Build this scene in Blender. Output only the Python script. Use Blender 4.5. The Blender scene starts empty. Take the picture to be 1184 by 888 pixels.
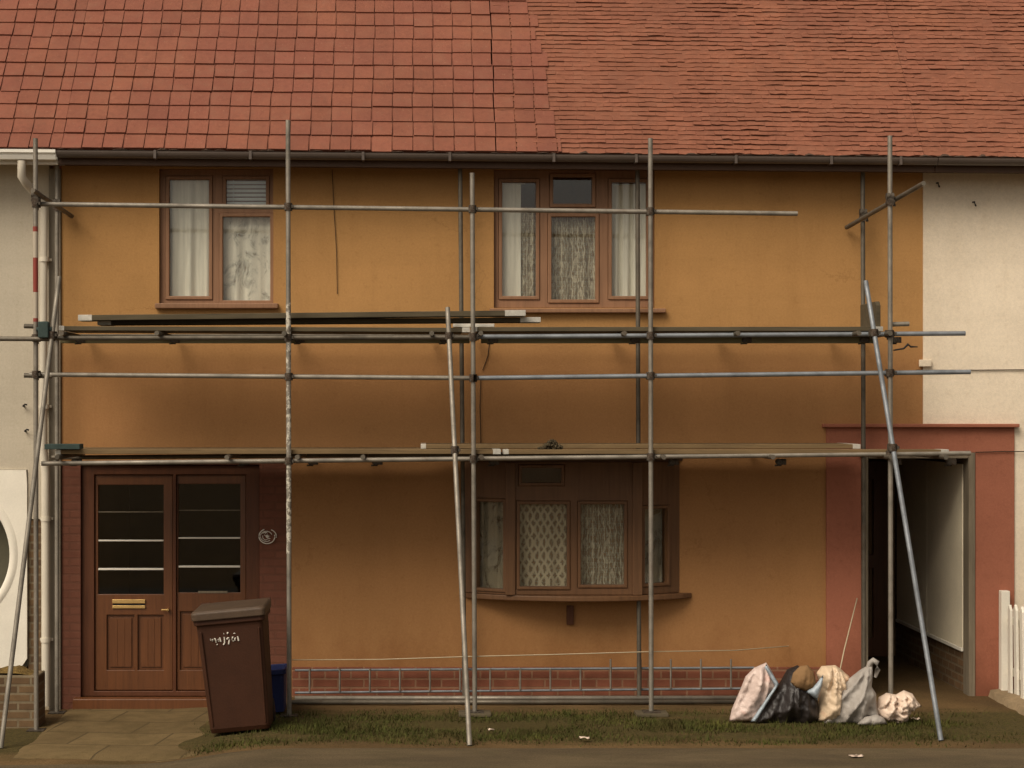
import bpy, bmesh, math, random
from mathutils import Vector, Matrix, noise
from mathutils.geometry import delaunay_2d_cdt

random.seed(7)
S = bpy.context.scene
COL = S.collection
R = math.radians

# ------------------------------------------------------------------ camera, sky, sun, exposure
F, D0, CX, CY, ZC = 2300.0, 18.5, 486.0, 470.0, 2.69      # focal length in photo pixels, distance to the house wall, eye height
cam = bpy.data.cameras.new('camera')
cam.sensor_width = 36.0
cam.lens = 36.0 * F / 1184.0
cam.shift_x = (592 - CX) / 1184.0
cam.shift_y = (CY - 444) / 1184.0
cam.clip_end = 2000
cam_o = bpy.data.objects.new('camera', cam)
COL.objects.link(cam_o)
cam_o.location = (0, -D0, ZC)
cam_o.rotation_euler = (R(90), 0, 0)
S.camera = cam_o

SUN_EL, SUN_AZ = 46.0, -40.0                                # azimuth measured from straight behind the camera, negative = from the left
w = bpy.data.worlds.new('World')
S.world = w
w.use_nodes = True
nt = w.node_tree
nt.nodes.clear()
wo = nt.nodes.new('ShaderNodeOutputWorld')
bg = nt.nodes.new('ShaderNodeBackground')
sky = nt.nodes.new('ShaderNodeTexSky')
sky.sky_type = 'NISHITA'
sky.sun_disc = False
sky.sun_elevation = R(SUN_EL)
sky.sun_rotation = R(180 - SUN_AZ)
sky.dust_density = 4.0
sky.air_density = 1.0
hs = nt.nodes.new('ShaderNodeHueSaturation')              # an overcast sky has little colour of its own
hs.inputs['Saturation'].default_value = 0.22
nt.links.new(sky.outputs[0], hs.inputs['Color'])
tint = nt.nodes.new('ShaderNodeMix')
tint.data_type = 'RGBA'
tint.blend_type = 'MULTIPLY'
tint.inputs[0].default_value = 1.0
tint.inputs[7].default_value = (1.0, 0.93, 0.82, 1)
nt.links.new(hs.outputs[0], tint.inputs[6])
nt.links.new(tint.outputs[2], bg.inputs[0])
bg.inputs[1].default_value = 0.075
nt.links.new(bg.outputs[0], wo.inputs[0])

sun = bpy.data.lights.new('sun', 'SUN')
sun.energy = 1.75
sun.angle = R(38)
sun.color = (1.0, 0.90, 0.75)
sun_o = bpy.data.objects.new('sun', sun)
COL.objects.link(sun_o)
sd = Vector((math.sin(R(SUN_AZ)) * math.cos(R(SUN_EL)), -math.cos(R(SUN_AZ)) * math.cos(R(SUN_EL)), math.sin(R(SUN_EL))))
sun_o.rotation_euler = sd.to_track_quat('Z', 'Y').to_euler()
sun_o.location = sd * 40

S.view_settings.view_transform = 'Standard'
S.view_settings.look = 'None'
S.view_settings.exposure = 0.60
S.view_settings.gamma = 1.0
S.render.engine = 'CYCLES'
S.cycles.max_bounces = 6
S.cycles.transparent_max_bounces = 12

# ------------------------------------------------------------------ helpers
def P(px, py, y=0.0):
    """A point seen at photo pixel (px, py), at the real depth y (0 = house wall, negative = towards the street)."""
    d = D0 + y
    return Vector(((px - CX) * d / F, y, ZC - (py - CY) * d / F))
def X(px, y=0.0): return (px - CX) * (D0 + y) / F
def Z(py, y=0.0): return ZC - (py - CY) * (D0 + y) / F
def sst(a, b, v):
    t = max(0.0, min(1.0, (v - a) / (b - a)))
    return t * t * (3 - 2 * t)
def GH(x, y=0.0):
    """Ground height: the plot falls away to the left, where the path is."""
    h = -0.13 * (1 - sst(-2.35, -1.05, x))
    return h
def EZ(x): return -0.0085 * (x + 3.3)                      # the eaves line drops slightly to the right

ORIG = {}
def reg(o, v): ORIG[o.name] = Vector(v)

def tag(o, label=None, cat=None, group=None, kind=None):
    if label: o['label'] = label
    if cat: o['category'] = cat
    if group: o['group'] = group
    if kind: o['kind'] = kind
    return o
def thing(name, label, cat, loc=(0, 0, 0), group=None):
    o = bpy.data.objects.new(name, None)
    o.empty_display_size = 0.2
    COL.objects.link(o)
    o.location = loc
    reg(o, loc)
    return tag(o, label, cat, group)

class MB:
    def __init__(s):
        s.v, s.f, s.m, s.sm = [], [], [], []
        s.xf = None
        s.mi = 0
        s.smooth = False
    def add(s, vs, fs, smooth=None):
        b = len(s.v)
        for p in vs:
            p = Vector(p)
            s.v.append(s.xf @ p if s.xf else p)
        for f in fs:
            s.f.append([b + i for i in f])
            s.m.append(s.mi)
            s.sm.append(s.smooth if smooth is None else smooth)
    def box(s, x0, x1, y0, y1, z0, z1):
        s.add([(x0, y0, z0), (x1, y0, z0), (x1, y1, z0), (x0, y1, z0), (x0, y0, z1), (x1, y0, z1), (x1, y1, z1), (x0, y1, z1)],
              [(0, 3, 2, 1), (4, 5, 6, 7), (0, 1, 5, 4), (1, 2, 6, 5), (2, 3, 7, 6), (3, 0, 4, 7)])
    def tube(s, p0, p1, r, n=12, r1=None, cap=True):
        p0, p1 = Vector(p0), Vector(p1)
        r1 = r if r1 is None else r1
        ax = (p1 - p0).normalized()
        q = ax.to_track_quat('Z', 'Y')
        vs = []
        for p, rr in ((p0, r), (p1, r1)):
            for i in range(n):
                a = 2 * math.pi * i / n
                vs.append(p + q @ Vector((rr * math.cos(a), rr * math.sin(a), 0)))
        s.add(vs, [(i, (i + 1) % n, n + (i + 1) % n, n + i) for i in range(n)], True)
        if cap:
            s.add(vs, [tuple(range(n - 1, -1, -1)), tuple(range(n, 2 * n))], False)
    def path(s, pts, r, n=8):
        pts = [Vector(p) for p in pts]
        rings = []
        for i, p in enumerate(pts):
            a = pts[max(0, i - 1)]
            b = pts[min(len(pts) - 1, i + 1)]
            q = (b - a).normalized().to_track_quat('Z', 'Y')
            rr = r[i] if isinstance(r, (list, tuple)) else r
            rings.append([p + q @ Vector((rr * math.cos(2 * math.pi * k / n), rr * math.sin(2 * math.pi * k / n), 0)) for k in range(n)])
        vs = [v for g in rings for v in g]
        fs = []
        for i in range(len(pts) - 1):
            for k in range(n):
                fs.append((i * n + k, i * n + (k + 1) % n, (i + 1) * n + (k + 1) % n, (i + 1) * n + k))
        s.add(vs, fs, True)
        s.add(vs, [tuple(range(n - 1, -1, -1)), tuple((len(pts) - 1) * n + k for k in range(n))], False)
    def panel(s, x0, x1, z0, z1, y0, y1, holes=()):
        """A slab facing -y with rectangular openings (x0, x1, z0, z1) and their reveals."""
        xs = sorted(set([x0, x1] + [min(max(h[i], x0), x1) for h in holes for i in (0, 1)]))
        zs = sorted(set([z0, z1] + [min(max(h[i], z0), z1) for h in holes for i in (2, 3)]))
        nx, nz = len(xs) - 1, len(zs) - 1
        def solid(i, j):
            if i < 0 or j < 0 or i >= nx or j >= nz: return False
            cx, cz = (xs[i] + xs[i + 1]) / 2, (zs[j] + zs[j + 1]) / 2
            return not any(h[0] < cx < h[1] and h[2] < cz < h[3] for h in holes)
        idx = {}
        vs, fs = [], []
        def vi(i, j, k):
            if (i, j, k) not in idx:
                idx[(i, j, k)] = len(vs)
                vs.append((xs[i], (y0, y1)[k], zs[j]))
            return idx[(i, j, k)]
        for i in range(nx):
            for j in range(nz):
                if not solid(i, j): continue
                fs.append((vi(i, j, 0), vi(i + 1, j, 0), vi(i + 1, j + 1, 0), vi(i, j + 1, 0)))
                fs.append((vi(i, j, 1), vi(i, j + 1, 1), vi(i + 1, j + 1, 1), vi(i + 1, j, 1)))
                if not solid(i - 1, j): fs.append((vi(i, j, 0), vi(i, j + 1, 0), vi(i, j + 1, 1), vi(i, j, 1)))
                if not solid(i + 1, j): fs.append((vi(i + 1, j, 0), vi(i + 1, j, 1), vi(i + 1, j + 1, 1), vi(i + 1, j + 1, 0)))
                if not solid(i, j - 1): fs.append((vi(i, j, 0), vi(i, j, 1), vi(i + 1, j, 1), vi(i + 1, j, 0)))
                if not solid(i, j + 1): fs.append((vi(i, j + 1, 0), vi(i + 1, j + 1, 0), vi(i + 1, j + 1, 1), vi(i, j + 1, 1)))
        s.add(vs, fs)
    def prism(s, pts, z0, z1):
        n = len(pts)
        vs = [(p[0], p[1], z0) for p in pts] + [(p[0], p[1], z1) for p in pts]
        s.add(vs, [tuple(range(n - 1, -1, -1)), tuple(range(n, 2 * n))] + [(i, (i + 1) % n, n + (i + 1) % n, n + i) for i in range(n)])
    def build(s, name, mats, parent=None, bevel=0.0, origin=None, subsurf=0):
        me = bpy.data.meshes.new(name)
        o0 = Vector((0, 0, 0))
        if parent is not None: o0 = ORIG[parent.name]
        elif origin is not None: o0 = Vector(origin)
        me.from_pydata([tuple(v - o0) for v in s.v], [], s.f)
        mats = mats if isinstance(mats, (list, tuple)) else [mats]
        for m in mats: me.materials.append(m)
        for p, mi, sm in zip(me.polygons, s.m, s.sm):
            p.material_index = mi
            p.use_smooth = sm
        me.update()
        o = bpy.data.objects.new(name, me)
        COL.objects.link(o)
        if parent is not None: o.parent = parent
        else: o.location = o0
        reg(o, o0)
        if bevel:
            b = o.modifiers.new('bevel', 'BEVEL')
            b.width = bevel
            b.segments = 2
            b.limit_method = 'ANGLE'
            b.angle_limit = R(40)
        if subsurf:
            b = o.modifiers.new('subsurf', 'SUBSURF')
            b.levels = b.render_levels = subsurf
        return o

# ------------------------------------------------------------------ materials
def lin(r, g, b):
    f = lambda c: c / 12.92 if c <= 0.04045 else ((c + 0.055) / 1.055) ** 2.4
    return (f(r / 255), f(g / 255), f(b / 255), 1)

class NT:
    def __init__(s, name):
        s.mat = bpy.data.materials.new(name)
        s.mat.use_nodes = True
        s.t = s.mat.node_tree
        s.t.nodes.clear()
        s.out = s.n('ShaderNodeOutputMaterial')
        s.co = s.n('ShaderNodeTexCoord')
    def n(s, k, **kw):
        x = s.t.nodes.new(k)
        for a, b in kw.items(): setattr(x, a, b)
        return x
    def l(s, a, b): s.t.links.new(a, b)
    def mapping(s, scale=(1, 1, 1), rot=(0, 0, 0), loc=(0, 0, 0)):
        m = s.n('ShaderNodeMapping')
        m.inputs['Scale'].default_value = scale
        m.inputs['Rotation'].default_value = rot
        m.inputs['Location'].default_value = loc
        s.l(s.co.outputs['Object'], m.inputs[0])
        return m.outputs[0]
    def noise(s, scale, vec=None, detail=4, rough=0.55, dist=0.0):
        x = s.n('ShaderNodeTexNoise')
        x.inputs['Scale'].default_value = scale
        x.inputs['Detail'].default_value = detail
        x.inputs['Roughness'].default_value = rough
        x.inputs['Distortion'].default_value = dist
        s.l(vec if vec is not None else s.co.outputs['Object'], x.inputs['Vector'])
        return x.outputs['Fac']
    def ramp(s, fac, stops, interp='LINEAR'):
        x = s.n('ShaderNodeValToRGB')
        x.color_ramp.interpolation = interp
        e = x.color_ramp.elements
        e[0].position, e[0].color = stops[0]
        e[1].position, e[1].color = stops[-1]
        for p, c in stops[1:-1]:
            k = e.new(p)
            k.color = c
        s.l(fac, x.inputs[0])
        return x.outputs[0]
    def mix(s, fac, a, b, mode='MIX'):
        x = s.n('ShaderNodeMix', data_type='RGBA', blend_type=mode)
        for v, i in ((fac, 0), (a, 6), (b, 7)):
            if hasattr(v, 'is_linked'): s.l(v, x.inputs[i])
            else: x.inputs[i].default_value = v
        return x.outputs[2]
    def math(s, op, a, b=0.0):
        x = s.n('ShaderNodeMath', operation=op)
        for v, i in ((a, 0), (b, 1)):
            if hasattr(v, 'is_linked'): s.l(v, x.inputs[i])
            else: x.inputs[i].default_value = v
        return x.outputs[0]
    def sep(s, vec=None):
        x = s.n('ShaderNodeSeparateXYZ')
        s.l(vec if vec is not None else s.co.outputs['Object'], x.inputs[0])
        return x.outputs
    def comb(s, a, b, c=0.0):
        x = s.n('ShaderNodeCombineXYZ')
        for v, i in ((a, 0), (b, 1), (c, 2)):
            if hasattr(v, 'is_linked'): s.l(v, x.inputs[i])
            else: x.inputs[i].default_value = v
        return x.outputs[0]
    def bsdf(s, col, rough=0.8, metal=0.0, bump=None, bstr=0.3, bdist=0.01, spec=0.3):
        b = s.n('ShaderNodeBsdfPrincipled')
        for v, k in ((col, 'Base Color'), (rough, 'Roughness'), (metal, 'Metallic'), (spec, 'Specular IOR Level')):
            if hasattr(v, 'is_linked'): s.l(v, b.inputs[k])
            else: b.inputs[k].default_value = v
        if bump is not None:
            bp = s.n('ShaderNodeBump')
            bp.inputs['Strength'].default_value = bstr
            bp.inputs['Distance'].default_value = bdist
            s.l(bump, bp.inputs['Height'])
            s.l(bp.outputs[0], b.inputs['Normal'])
        s.l(b.outputs[0], s.out.inputs[0])
        return b

def dk(c, k): return (c[0] * k, c[1] * k, c[2] * k, 1)

def simple(name, c, var=0.25, scale=6.0, rough=0.8, metal=0.0, bstr=0.25, bdist=0.005, fine=60.0, spec=0.3, stretch=(1, 1, 1)):
    t = NT(name)
    v = t.mapping(stretch)
    a = t.noise(scale, v, 5, 0.6)
    col = t.ramp(a, [(0.3, dk(c, 1 - var)), (0.55, c), (0.75, dk(c, 1 + var * 0.6))])
    f = t.noise(fine, v, 3, 0.6)
    col = t.mix(0.35, col, t.ramp(f, [(0.3, dk(c, 1 - var)), (0.7, dk(c, 1 + var * 0.4))]))
    t.bsdf(col, rough, metal, f, bstr, bdist, spec)
    return t.mat

def render_wall(name, c, stain, streak=0.35, base_dirt=None, lower=None):
    t = NT(name)
    big = t.noise(0.55, None, 5, 0.6)
    col = t.ramp(big, [(0.32, dk(c, 0.83)), (0.52, c), (0.7, dk(c, 1.12))])
    if lower:                                                # the shade's deeper, redder tone is put into the lower storey's colour
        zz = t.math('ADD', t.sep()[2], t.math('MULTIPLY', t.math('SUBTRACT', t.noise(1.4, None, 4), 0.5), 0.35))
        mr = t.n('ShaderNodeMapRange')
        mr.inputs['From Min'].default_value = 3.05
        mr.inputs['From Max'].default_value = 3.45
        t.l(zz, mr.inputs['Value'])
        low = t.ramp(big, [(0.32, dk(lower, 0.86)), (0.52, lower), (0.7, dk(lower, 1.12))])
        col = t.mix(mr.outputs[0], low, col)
    st = t.noise(1.0, t.mapping((3.1, 1, 0.4)), 6, 0.7, 0.8)            # rain streaks run down the wall
    col = t.mix(t.math('MULTIPLY', t.ramp(st, [(0.5, (0, 0, 0, 1)), (0.75, (1, 1, 1, 1))]), streak), col, stain)
    hz = t.noise(1.0, t.mapping((0.35, 1, 9)), 4, 0.6)                 # faint trowel lines
    col = t.mix(t.math('MULTIPLY', t.ramp(hz, [(0.45, (0, 0, 0, 1)), (0.8, (1, 1, 1, 1))]), 0.22), col, dk(c, 0.72))
    vo = t.n('ShaderNodeTexVoronoi', feature='DISTANCE_TO_EDGE')
    vo.inputs['Scale'].default_value = 0.55
    wv = t.n('ShaderNodeVectorMath', operation='ADD')
    nz = t.n('ShaderNodeTexNoise')
    nz.inputs['Scale'].default_value = 2.6
    nz.inputs['Detail'].default_value = 6
    nz.inputs['Roughness'].default_value = 0.7
    t.l(t.co.outputs['Object'], nz.inputs['Vector'])
    nv = t.n('ShaderNodeVectorMath', operation='SCALE')
    nv.inputs['Scale'].default_value = 0.7
    t.l(nz.outputs['Color'], nv.inputs[0])
    t.l(t.co.outputs['Object'], wv.inputs[0])
    t.l(nv.outputs[0], wv.inputs[1])
    t.l(wv.outputs[0], vo.inputs['Vector'])
    gate = t.ramp(t.noise(0.8, t.mapping((1, 1, 1), (0, 0, 0), (5, 5, 9)), 3), [(0.48, (0, 0, 0, 1)), (0.6, (1, 1, 1, 1))])
    hair = t.math('MULTIPLY', t.ramp(vo.outputs['Distance'], [(0.0, (1, 1, 1, 1)), (0.007, (0, 0, 0, 1))]), gate)
    col = t.mix(t.math('MULTIPLY', hair, 0.35), col, dk(stain, 0.7))
    gr = t.noise(48, None, 5, 0.8)
    col = t.mix(0.14, col, t.ramp(gr, [(0.35, dk(c, 0.5)), (0.65, dk(c, 1.5))]))
    sp = t.noise(14, None, 6, 0.7)
    col = t.mix(t.math('MULTIPLY', t.ramp(sp, [(0.56, (0, 0, 0, 1)), (0.7, (1, 1, 1, 1))]), 0.25), col, stain)
    if base_dirt:
        z = t.sep()[2]
        n = t.noise(3.0, t.mapping((1, 1, 0.6)), 5, 0.7)
        k = t.math('SUBTRACT', t.math('MULTIPLY', n, 1.3), z)
        col = t.mix(t.math('MULTIPLY', t.ramp(k, [(0.02, (0, 0, 0, 1)), (0.6, (1, 1, 1, 1))]), 0.5), col, base_dirt)
    f = t.noise(95, None, 4, 0.7)
    g = t.noise(5, None, 4, 0.6)
    t.bsdf(col, 0.9, 0, t.math('ADD', f, t.math('MULTIPLY', g, 2.0)), 0.35, 0.008, 0.15)
    return t.mat

def brick(name, c1, c2, mortar, bw=0.225, bh=0.075, msize=0.012, axis='xz', grime=0.4, bstr=0.5):
    t = NT(name)
    o = t.sep()
    v = {'xz': t.comb(o[0], o[2]), 'yz': t.comb(o[1], o[2])}[axis]
    b = t.n('ShaderNodeTexBrick')
    b.inputs['Color1'].default_value = c1
    b.inputs['Color2'].default_value = c2
    b.inputs['Mortar'].default_value = mortar
    b.inputs['Scale'].default_value = 1.0
    b.inputs['Mortar Size'].default_value = msize
    b.inputs['Mortar Smooth'].default_value = 0.3
    b.inputs['Brick Width'].default_value = bw
    b.inputs['Row Height'].default_value = bh
    t.l(v, b.inputs['Vector'])
    n = t.noise(9, None, 6, 0.7)
    col = t.mix(t.math('MULTIPLY', t.ramp(n, [(0.4, (0, 0, 0, 1)), (0.75, (1, 1, 1, 1))]), grime), b.outputs['Color'], dk(c1, 0.45))
    f = t.noise(80, None, 4, 0.6)
    t.bsdf(col, 0.9, 0, t.math('ADD', t.math('MULTIPLY', b.outputs['Fac'], -1.0), t.math('MULTIPLY', f, 0.35)), bstr, 0.008, 0.2)
    return t.mat

def wood(name, c, axis='z', rough=0.6, var=0.35, grain=30.0, spec=0.3):
    t = NT(name)
    sc = {'z': (grain, grain, 1.6), 'x': (1.6, grain, grain)}[axis]
    n = t.noise(1.0, t.mapping(sc), 6, 0.65, 0.6)
    col = t.ramp(n, [(0.28, dk(c, 1 - var)), (0.5, c), (0.74, dk(c, 1 + var * 0.7))])
    b = t.noise(2.2, None, 4)
    col = t.mix(t.math('MULTIPLY', t.ramp(b, [(0.4, (0, 0, 0, 1)), (0.7, (1, 1, 1, 1))]), 0.4), col, dk(c, 0.6))
    t.bsdf(col, rough, 0, n, 0.3, 0.004, spec)
    return t.mat

def steel(name, c, splat=0.0, rust=0.25, metal=0.45, rough=0.5):
    t = NT(name)
    a = t.noise(5, None, 5, 0.65)
    col = t.ramp(a, [(0.3, dk(c, 0.62)), (0.55, c), (0.75, dk(c, 1.25))])
    r_ = t.noise(9, t.mapping((1, 1, 1), (0, 0, 0), (3, 8, 1)), 6, 0.7)
    col = t.mix(t.math('MULTIPLY', t.ramp(r_, [(0.54, (0, 0, 0, 1)), (0.68, (1, 1, 1, 1))]), rust), col, lin(84, 56, 36))
    m = metal
    if splat:
        s_ = t.noise(26, None, 4, 0.7)
        k = t.ramp(s_, [(0.5, (0, 0, 0, 1)), (0.53, (1, 1, 1, 1))])
        k = t.math('MULTIPLY', k, splat)
        col = t.mix(k, col, lin(222, 214, 196))
        m = t.math('MULTIPLY', t.math('SUBTRACT', 1.0, k), metal)
    f = t.noise(70, None, 3)
    t.bsdf(col, t.ramp(a, [(0.3, (rough + 0.2,) * 3 + (1,)), (0.7, (rough - 0.06,) * 3 + (1,))]), m, f, 0.12, 0.003, 0.4)
    return t.mat

M = {}
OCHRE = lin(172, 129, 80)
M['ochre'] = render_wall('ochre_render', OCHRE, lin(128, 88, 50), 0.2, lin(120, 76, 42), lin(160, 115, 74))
M['cream_right'] = render_wall('cream_render', lin(225, 209, 186), lin(190, 166, 134), 0.18, lin(170, 140, 98))
M['cream_left'] = render_wall('grey_cream_render', lin(184, 173, 154), lin(152, 138, 116), 0.22, lin(130, 112, 84))
M['red_paint'] = render_wall('red_masonry_paint', lin(158, 99, 77), lin(110, 66, 50), 0.3, lin(96, 56, 38))
M['red_brick'] = brick('red_painted_brick', lin(114, 72, 56), lin(106, 66, 51), lin(104, 67, 52), grime=0.35, bstr=0.35)
M['plinth_brick'] = brick('plinth_brick', lin(132, 80, 60), lin(118, 70, 52), lin(138, 102, 78), 0.24, 0.08, 0.010, grime=0.4)
M['old_brick'] = brick('old_brown_brick', lin(112, 88, 62), lin(86, 66, 48), lin(120, 106, 84), grime=0.55)
M['old_brick_side'] = brick('old_brown_brick_side', lin(120, 92, 64), lin(92, 70, 50), lin(120, 104, 82), axis='yz', grime=0.55)
M['timber'] = wood('brown_window_timber', lin(140, 103, 76), rough=0.55, var=0.25)
M['timber_bow'] = wood('brown_bow_timber', lin(108, 76, 50), rough=0.5, var=0.25)  # darker copy of the window timber, shade under the deck put into its colour
M['door'] = wood('oak_door_timber', lin(102, 61, 32), rough=0.4, var=0.3, spec=0.45)
M['door_frame'] = wood('dark_door_frame_timber', lin(90, 52, 30), rough=0.5, var=0.3)
M['grey_timber'] = wood('weathered_grey_timber', lin(120, 108, 90), rough=0.8)
M['grey_strip'] = simple('grey_painted_strip', lin(134, 124, 108), 0.18, 3)
M['board'] = wood('weathered_scaffold_board', lin(112, 91, 62), 'x', rough=0.85, var=0.4, grain=26)
M['board_dark'] = wood('dark_scaffold_board', lin(84, 74, 56), 'x', rough=0.85, var=0.4, grain=26)
M['bearer'] = wood('greenish_timber_bearer', lin(112, 104, 76), 'x', rough=0.85, var=0.4, grain=26)
M['band'] = steel('board_end_band', lin(206, 200, 188), 0, 0.3, 0.5, 0.45)
M['teal'] = simple('dull_teal_paint', lin(56, 70, 66), 0.3, 9)
M['steel'] = steel('galvanised_tube', lin(138, 130, 118))
M['steel_dark'] = steel('dull_tube', lin(104, 96, 84), 0, 0.35)
M['steel_blue'] = steel('bluish_tube', lin(130, 134, 138), 0, 0.15)
M['steel_splat'] = steel('paint_splashed_tube', lin(138, 130, 118), 0.6, 0.5)
M['coupler'] = steel('rusty_coupler', lin(62, 52, 42), 0.06, 0.5, 0.4, 0.65)
M['gutter'] = simple('dark_brown_gutter_plastic', lin(86, 74, 66), 0.2, 3, 0.4, spec=0.5)
M['fascia'] = simple('dark_brown_fascia_paint', lin(82, 60, 46), 0.2, 3, 0.6)
M['white_plastic'] = simple('white_gutter_plastic', lin(226, 220, 208), 0.1, 3, 0.4, spec=0.5)
M['white_paint'] = simple('white_board_paint', lin(228, 220, 204), 0.12, 2.5, 0.7)
M['cream_board'] = simple('stained_cream_boarding', lin(236, 222, 194), 0.18, 1.6, 0.8)
M['pipe'] = simple('off_white_downpipe_plastic', lin(206, 196, 178), 0.15, 3, 0.5)
M['brown_plaster'] = simple('stained_brown_plaster', lin(134, 108, 80), 0.35, 3)
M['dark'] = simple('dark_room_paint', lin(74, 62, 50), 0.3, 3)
M['brass'] = steel('brass', lin(226, 186, 120), 0, 0.05, 0.8, 0.35)
M['white_metal'] = simple('white_enamel', lin(222, 214, 200), 0.1, 20, 0.4)
M['bin'] = simple('brown_bin_plastic', lin(62, 35, 20), 0.25, 5, 0.62, spec=0.25)
M['bin_lid'] = simple('grey_brown_lid_plastic', lin(78, 61, 46), 0.3, 7, 0.55, spec=0.4)
M['rubber'] = simple('black_rubber', lin(30, 29, 28), 0.2, 10)
M['blue'] = simple('blue_box_plastic', lin(25, 33, 74), 0.25, 6, 0.6, spec=0.3)
M['black'] = simple('black_iron', lin(34, 30, 27), 0.3, 12, 0.6)
M['cable'] = simple('dark_cable_rubber', lin(58, 44, 32), 0.2, 12)
M['pale_cable'] = simple('pale_cable_sheath', lin(176, 160, 132), 0.15, 12)
M['rubble'] = simple('dark_mossy_rubble', lin(70, 60, 42), 0.5, 20, 0.95, bstr=0.8)

def bag(name, c, c2=None, rough=0.42, spec=0.5):
    t = NT(name)
    n = t.noise(3.2, None, 4, 0.6, 0.6)
    col = t.ramp(n, [(0.36, dk(c, 0.93)), (0.52, c), (0.7, c2 if c2 else dk(c, 1.06))])
    f = t.noise(16, None, 5, 0.6, 1.2)
    col = t.mix(0.16, col, t.ramp(f, [(0.35, dk(c, 0.7)), (0.65, dk(c, 1.1))]))
    g = t.noise(7, t.mapping((1, 1, 0.45), (0, R(20), 0)), 5, 0.6, 2.5)
    t.bsdf(col, rough, 0, t.math('ADD', t.math('MULTIPLY', t.math('ABSOLUTE', t.math('SUBTRACT', g, 0.5)), -3.0), t.math('MULTIPLY', f, 0.4)), 0.38, 0.012, spec)
    return t.mat
M['bag_pink'] = bag('pink_white_sheet', lin(204, 182, 172), lin(186, 118, 98))
M['bag_black'] = bag('black_sack_plastic', lin(42, 36, 34), None, 0.45)
M['bag_tan'] = bag('tan_fabric', lin(134, 104, 72), lin(112, 82, 52), 0.9, 0.1)
M['bag_blue'] = bag('pale_blue_plastic', lin(158, 168, 176))
M['bag_orange'] = bag('white_orange_sack', lin(216, 190, 160), lin(190, 124, 84))
M['bag_grey'] = bag('grey_sack_plastic', lin(154, 146, 138), None, 0.6)
M['bag_white'] = bag('white_crumpled_plastic', lin(224, 200, 180), lin(232, 222, 208))

# roof tiles: colour changes from tile to tile (per face attribute) with lichen and weathering
def tile_mat(name, c, spread):
    t = NT(name)
    a = t.n('ShaderNodeAttribute', attribute_name='tile_tone')
    col = t.ramp(a.outputs['Fac'], [(0.0, dk(c, 1 - spread)), (0.5, c), (1.0, dk(c, 1 + spread * 0.8))])
    big = t.noise(0.9, None, 5, 0.6)
    col = t.mix(t.math('MULTIPLY', t.ramp(big, [(0.4, (0, 0, 0, 1)), (0.72, (1, 1, 1, 1))]), 0.45), col, lin(146, 94, 68))
    n = t.noise(22, None, 6, 0.7)
    col = t.mix(t.math('MULTIPLY', t.ramp(n, [(0.46, (0, 0, 0, 1)), (0.72, (1, 1, 1, 1))]), 0.5), col, dk(c, 0.62))
    pl = t.noise(5.5, None, 6, 0.75)
    col = t.mix(t.math('MULTIPLY', t.ramp(pl, [(0.5, (0, 0, 0, 1)), (0.75, (1, 1, 1, 1))]), 0.4), col, lin(144, 102, 82))
    sp = t.noise(38, None, 5, 0.8)                          # pale lichen specks and dark soot
    col = t.mix(t.math('MULTIPLY', t.ramp(sp, [(0.6, (0, 0, 0, 1)), (0.66, (1, 1, 1, 1))]), 0.35), col, lin(166, 130, 104))
    so = t.noise(1.3, t.mapping((1, 0.5, 0.5), (0, 0, 0), (7, 2, 2)), 6, 0.75)
    col = t.mix(t.math('MULTIPLY', t.ramp(so, [(0.48, (0, 0, 0, 1)), (0.7, (1, 1, 1, 1))]), 0.35), col, lin(92, 58, 46))
    f = t.noise(60, None, 4, 0.7)
    t.bsdf(col, 0.85, 0, f, 0.4, 0.008, 0.2)
    return t.mat
M['tile_large'] = tile_mat('weathered_clay_tile', lin(127, 77, 62), 0.12)
M['tile_small'] = tile_mat('rough_clay_tile', lin(131, 82, 63), 0.15)
M['mortar'] = simple('mossy_mortar', lin(70, 52, 40), 0.4, 14)

# glass: clear pane with mirror reflection at its real strength
def glass(name, tint=(0.985, 0.99, 0.98, 1)):
    t = NT(name)
    tr = t.n('ShaderNodeBsdfTransparent')
    tr.inputs[0].default_value = tint
    gl = t.n('ShaderNodeBsdfGlossy')
    gl.inputs['Roughness'].default_value = 0.03
    geo = t.n('ShaderNodeNewGeometry')                      # the same reflectance from both sides of a thin pane
    dot = t.n('ShaderNodeVectorMath', operation='DOT_PRODUCT')
    t.l(geo.outputs['Normal'], dot.inputs[0])
    t.l(geo.outputs['Incoming'], dot.inputs[1])
    ic = t.math('SUBTRACT', 1.0, t.math('ABSOLUTE', dot.outputs['Value']))
    fres = t.math('ADD', t.math('MULTIPLY', t.math('POWER', ic, 5.0), 0.95), 0.045)
    mx = t.n('ShaderNodeMixShader')
    t.l(fres, mx.inputs[0])
    t.l(tr.outputs[0], mx.inputs[1])
    t.l(gl.outputs[0], mx.inputs[2])
    t.l(mx.outputs[0], t.out.inputs[0])
    return t.mat
M['glass'] = glass('window_glass')
M['glass_dark'] = glass('tinted_door_glass', (0.75, 0.78, 0.74, 1))

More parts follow.
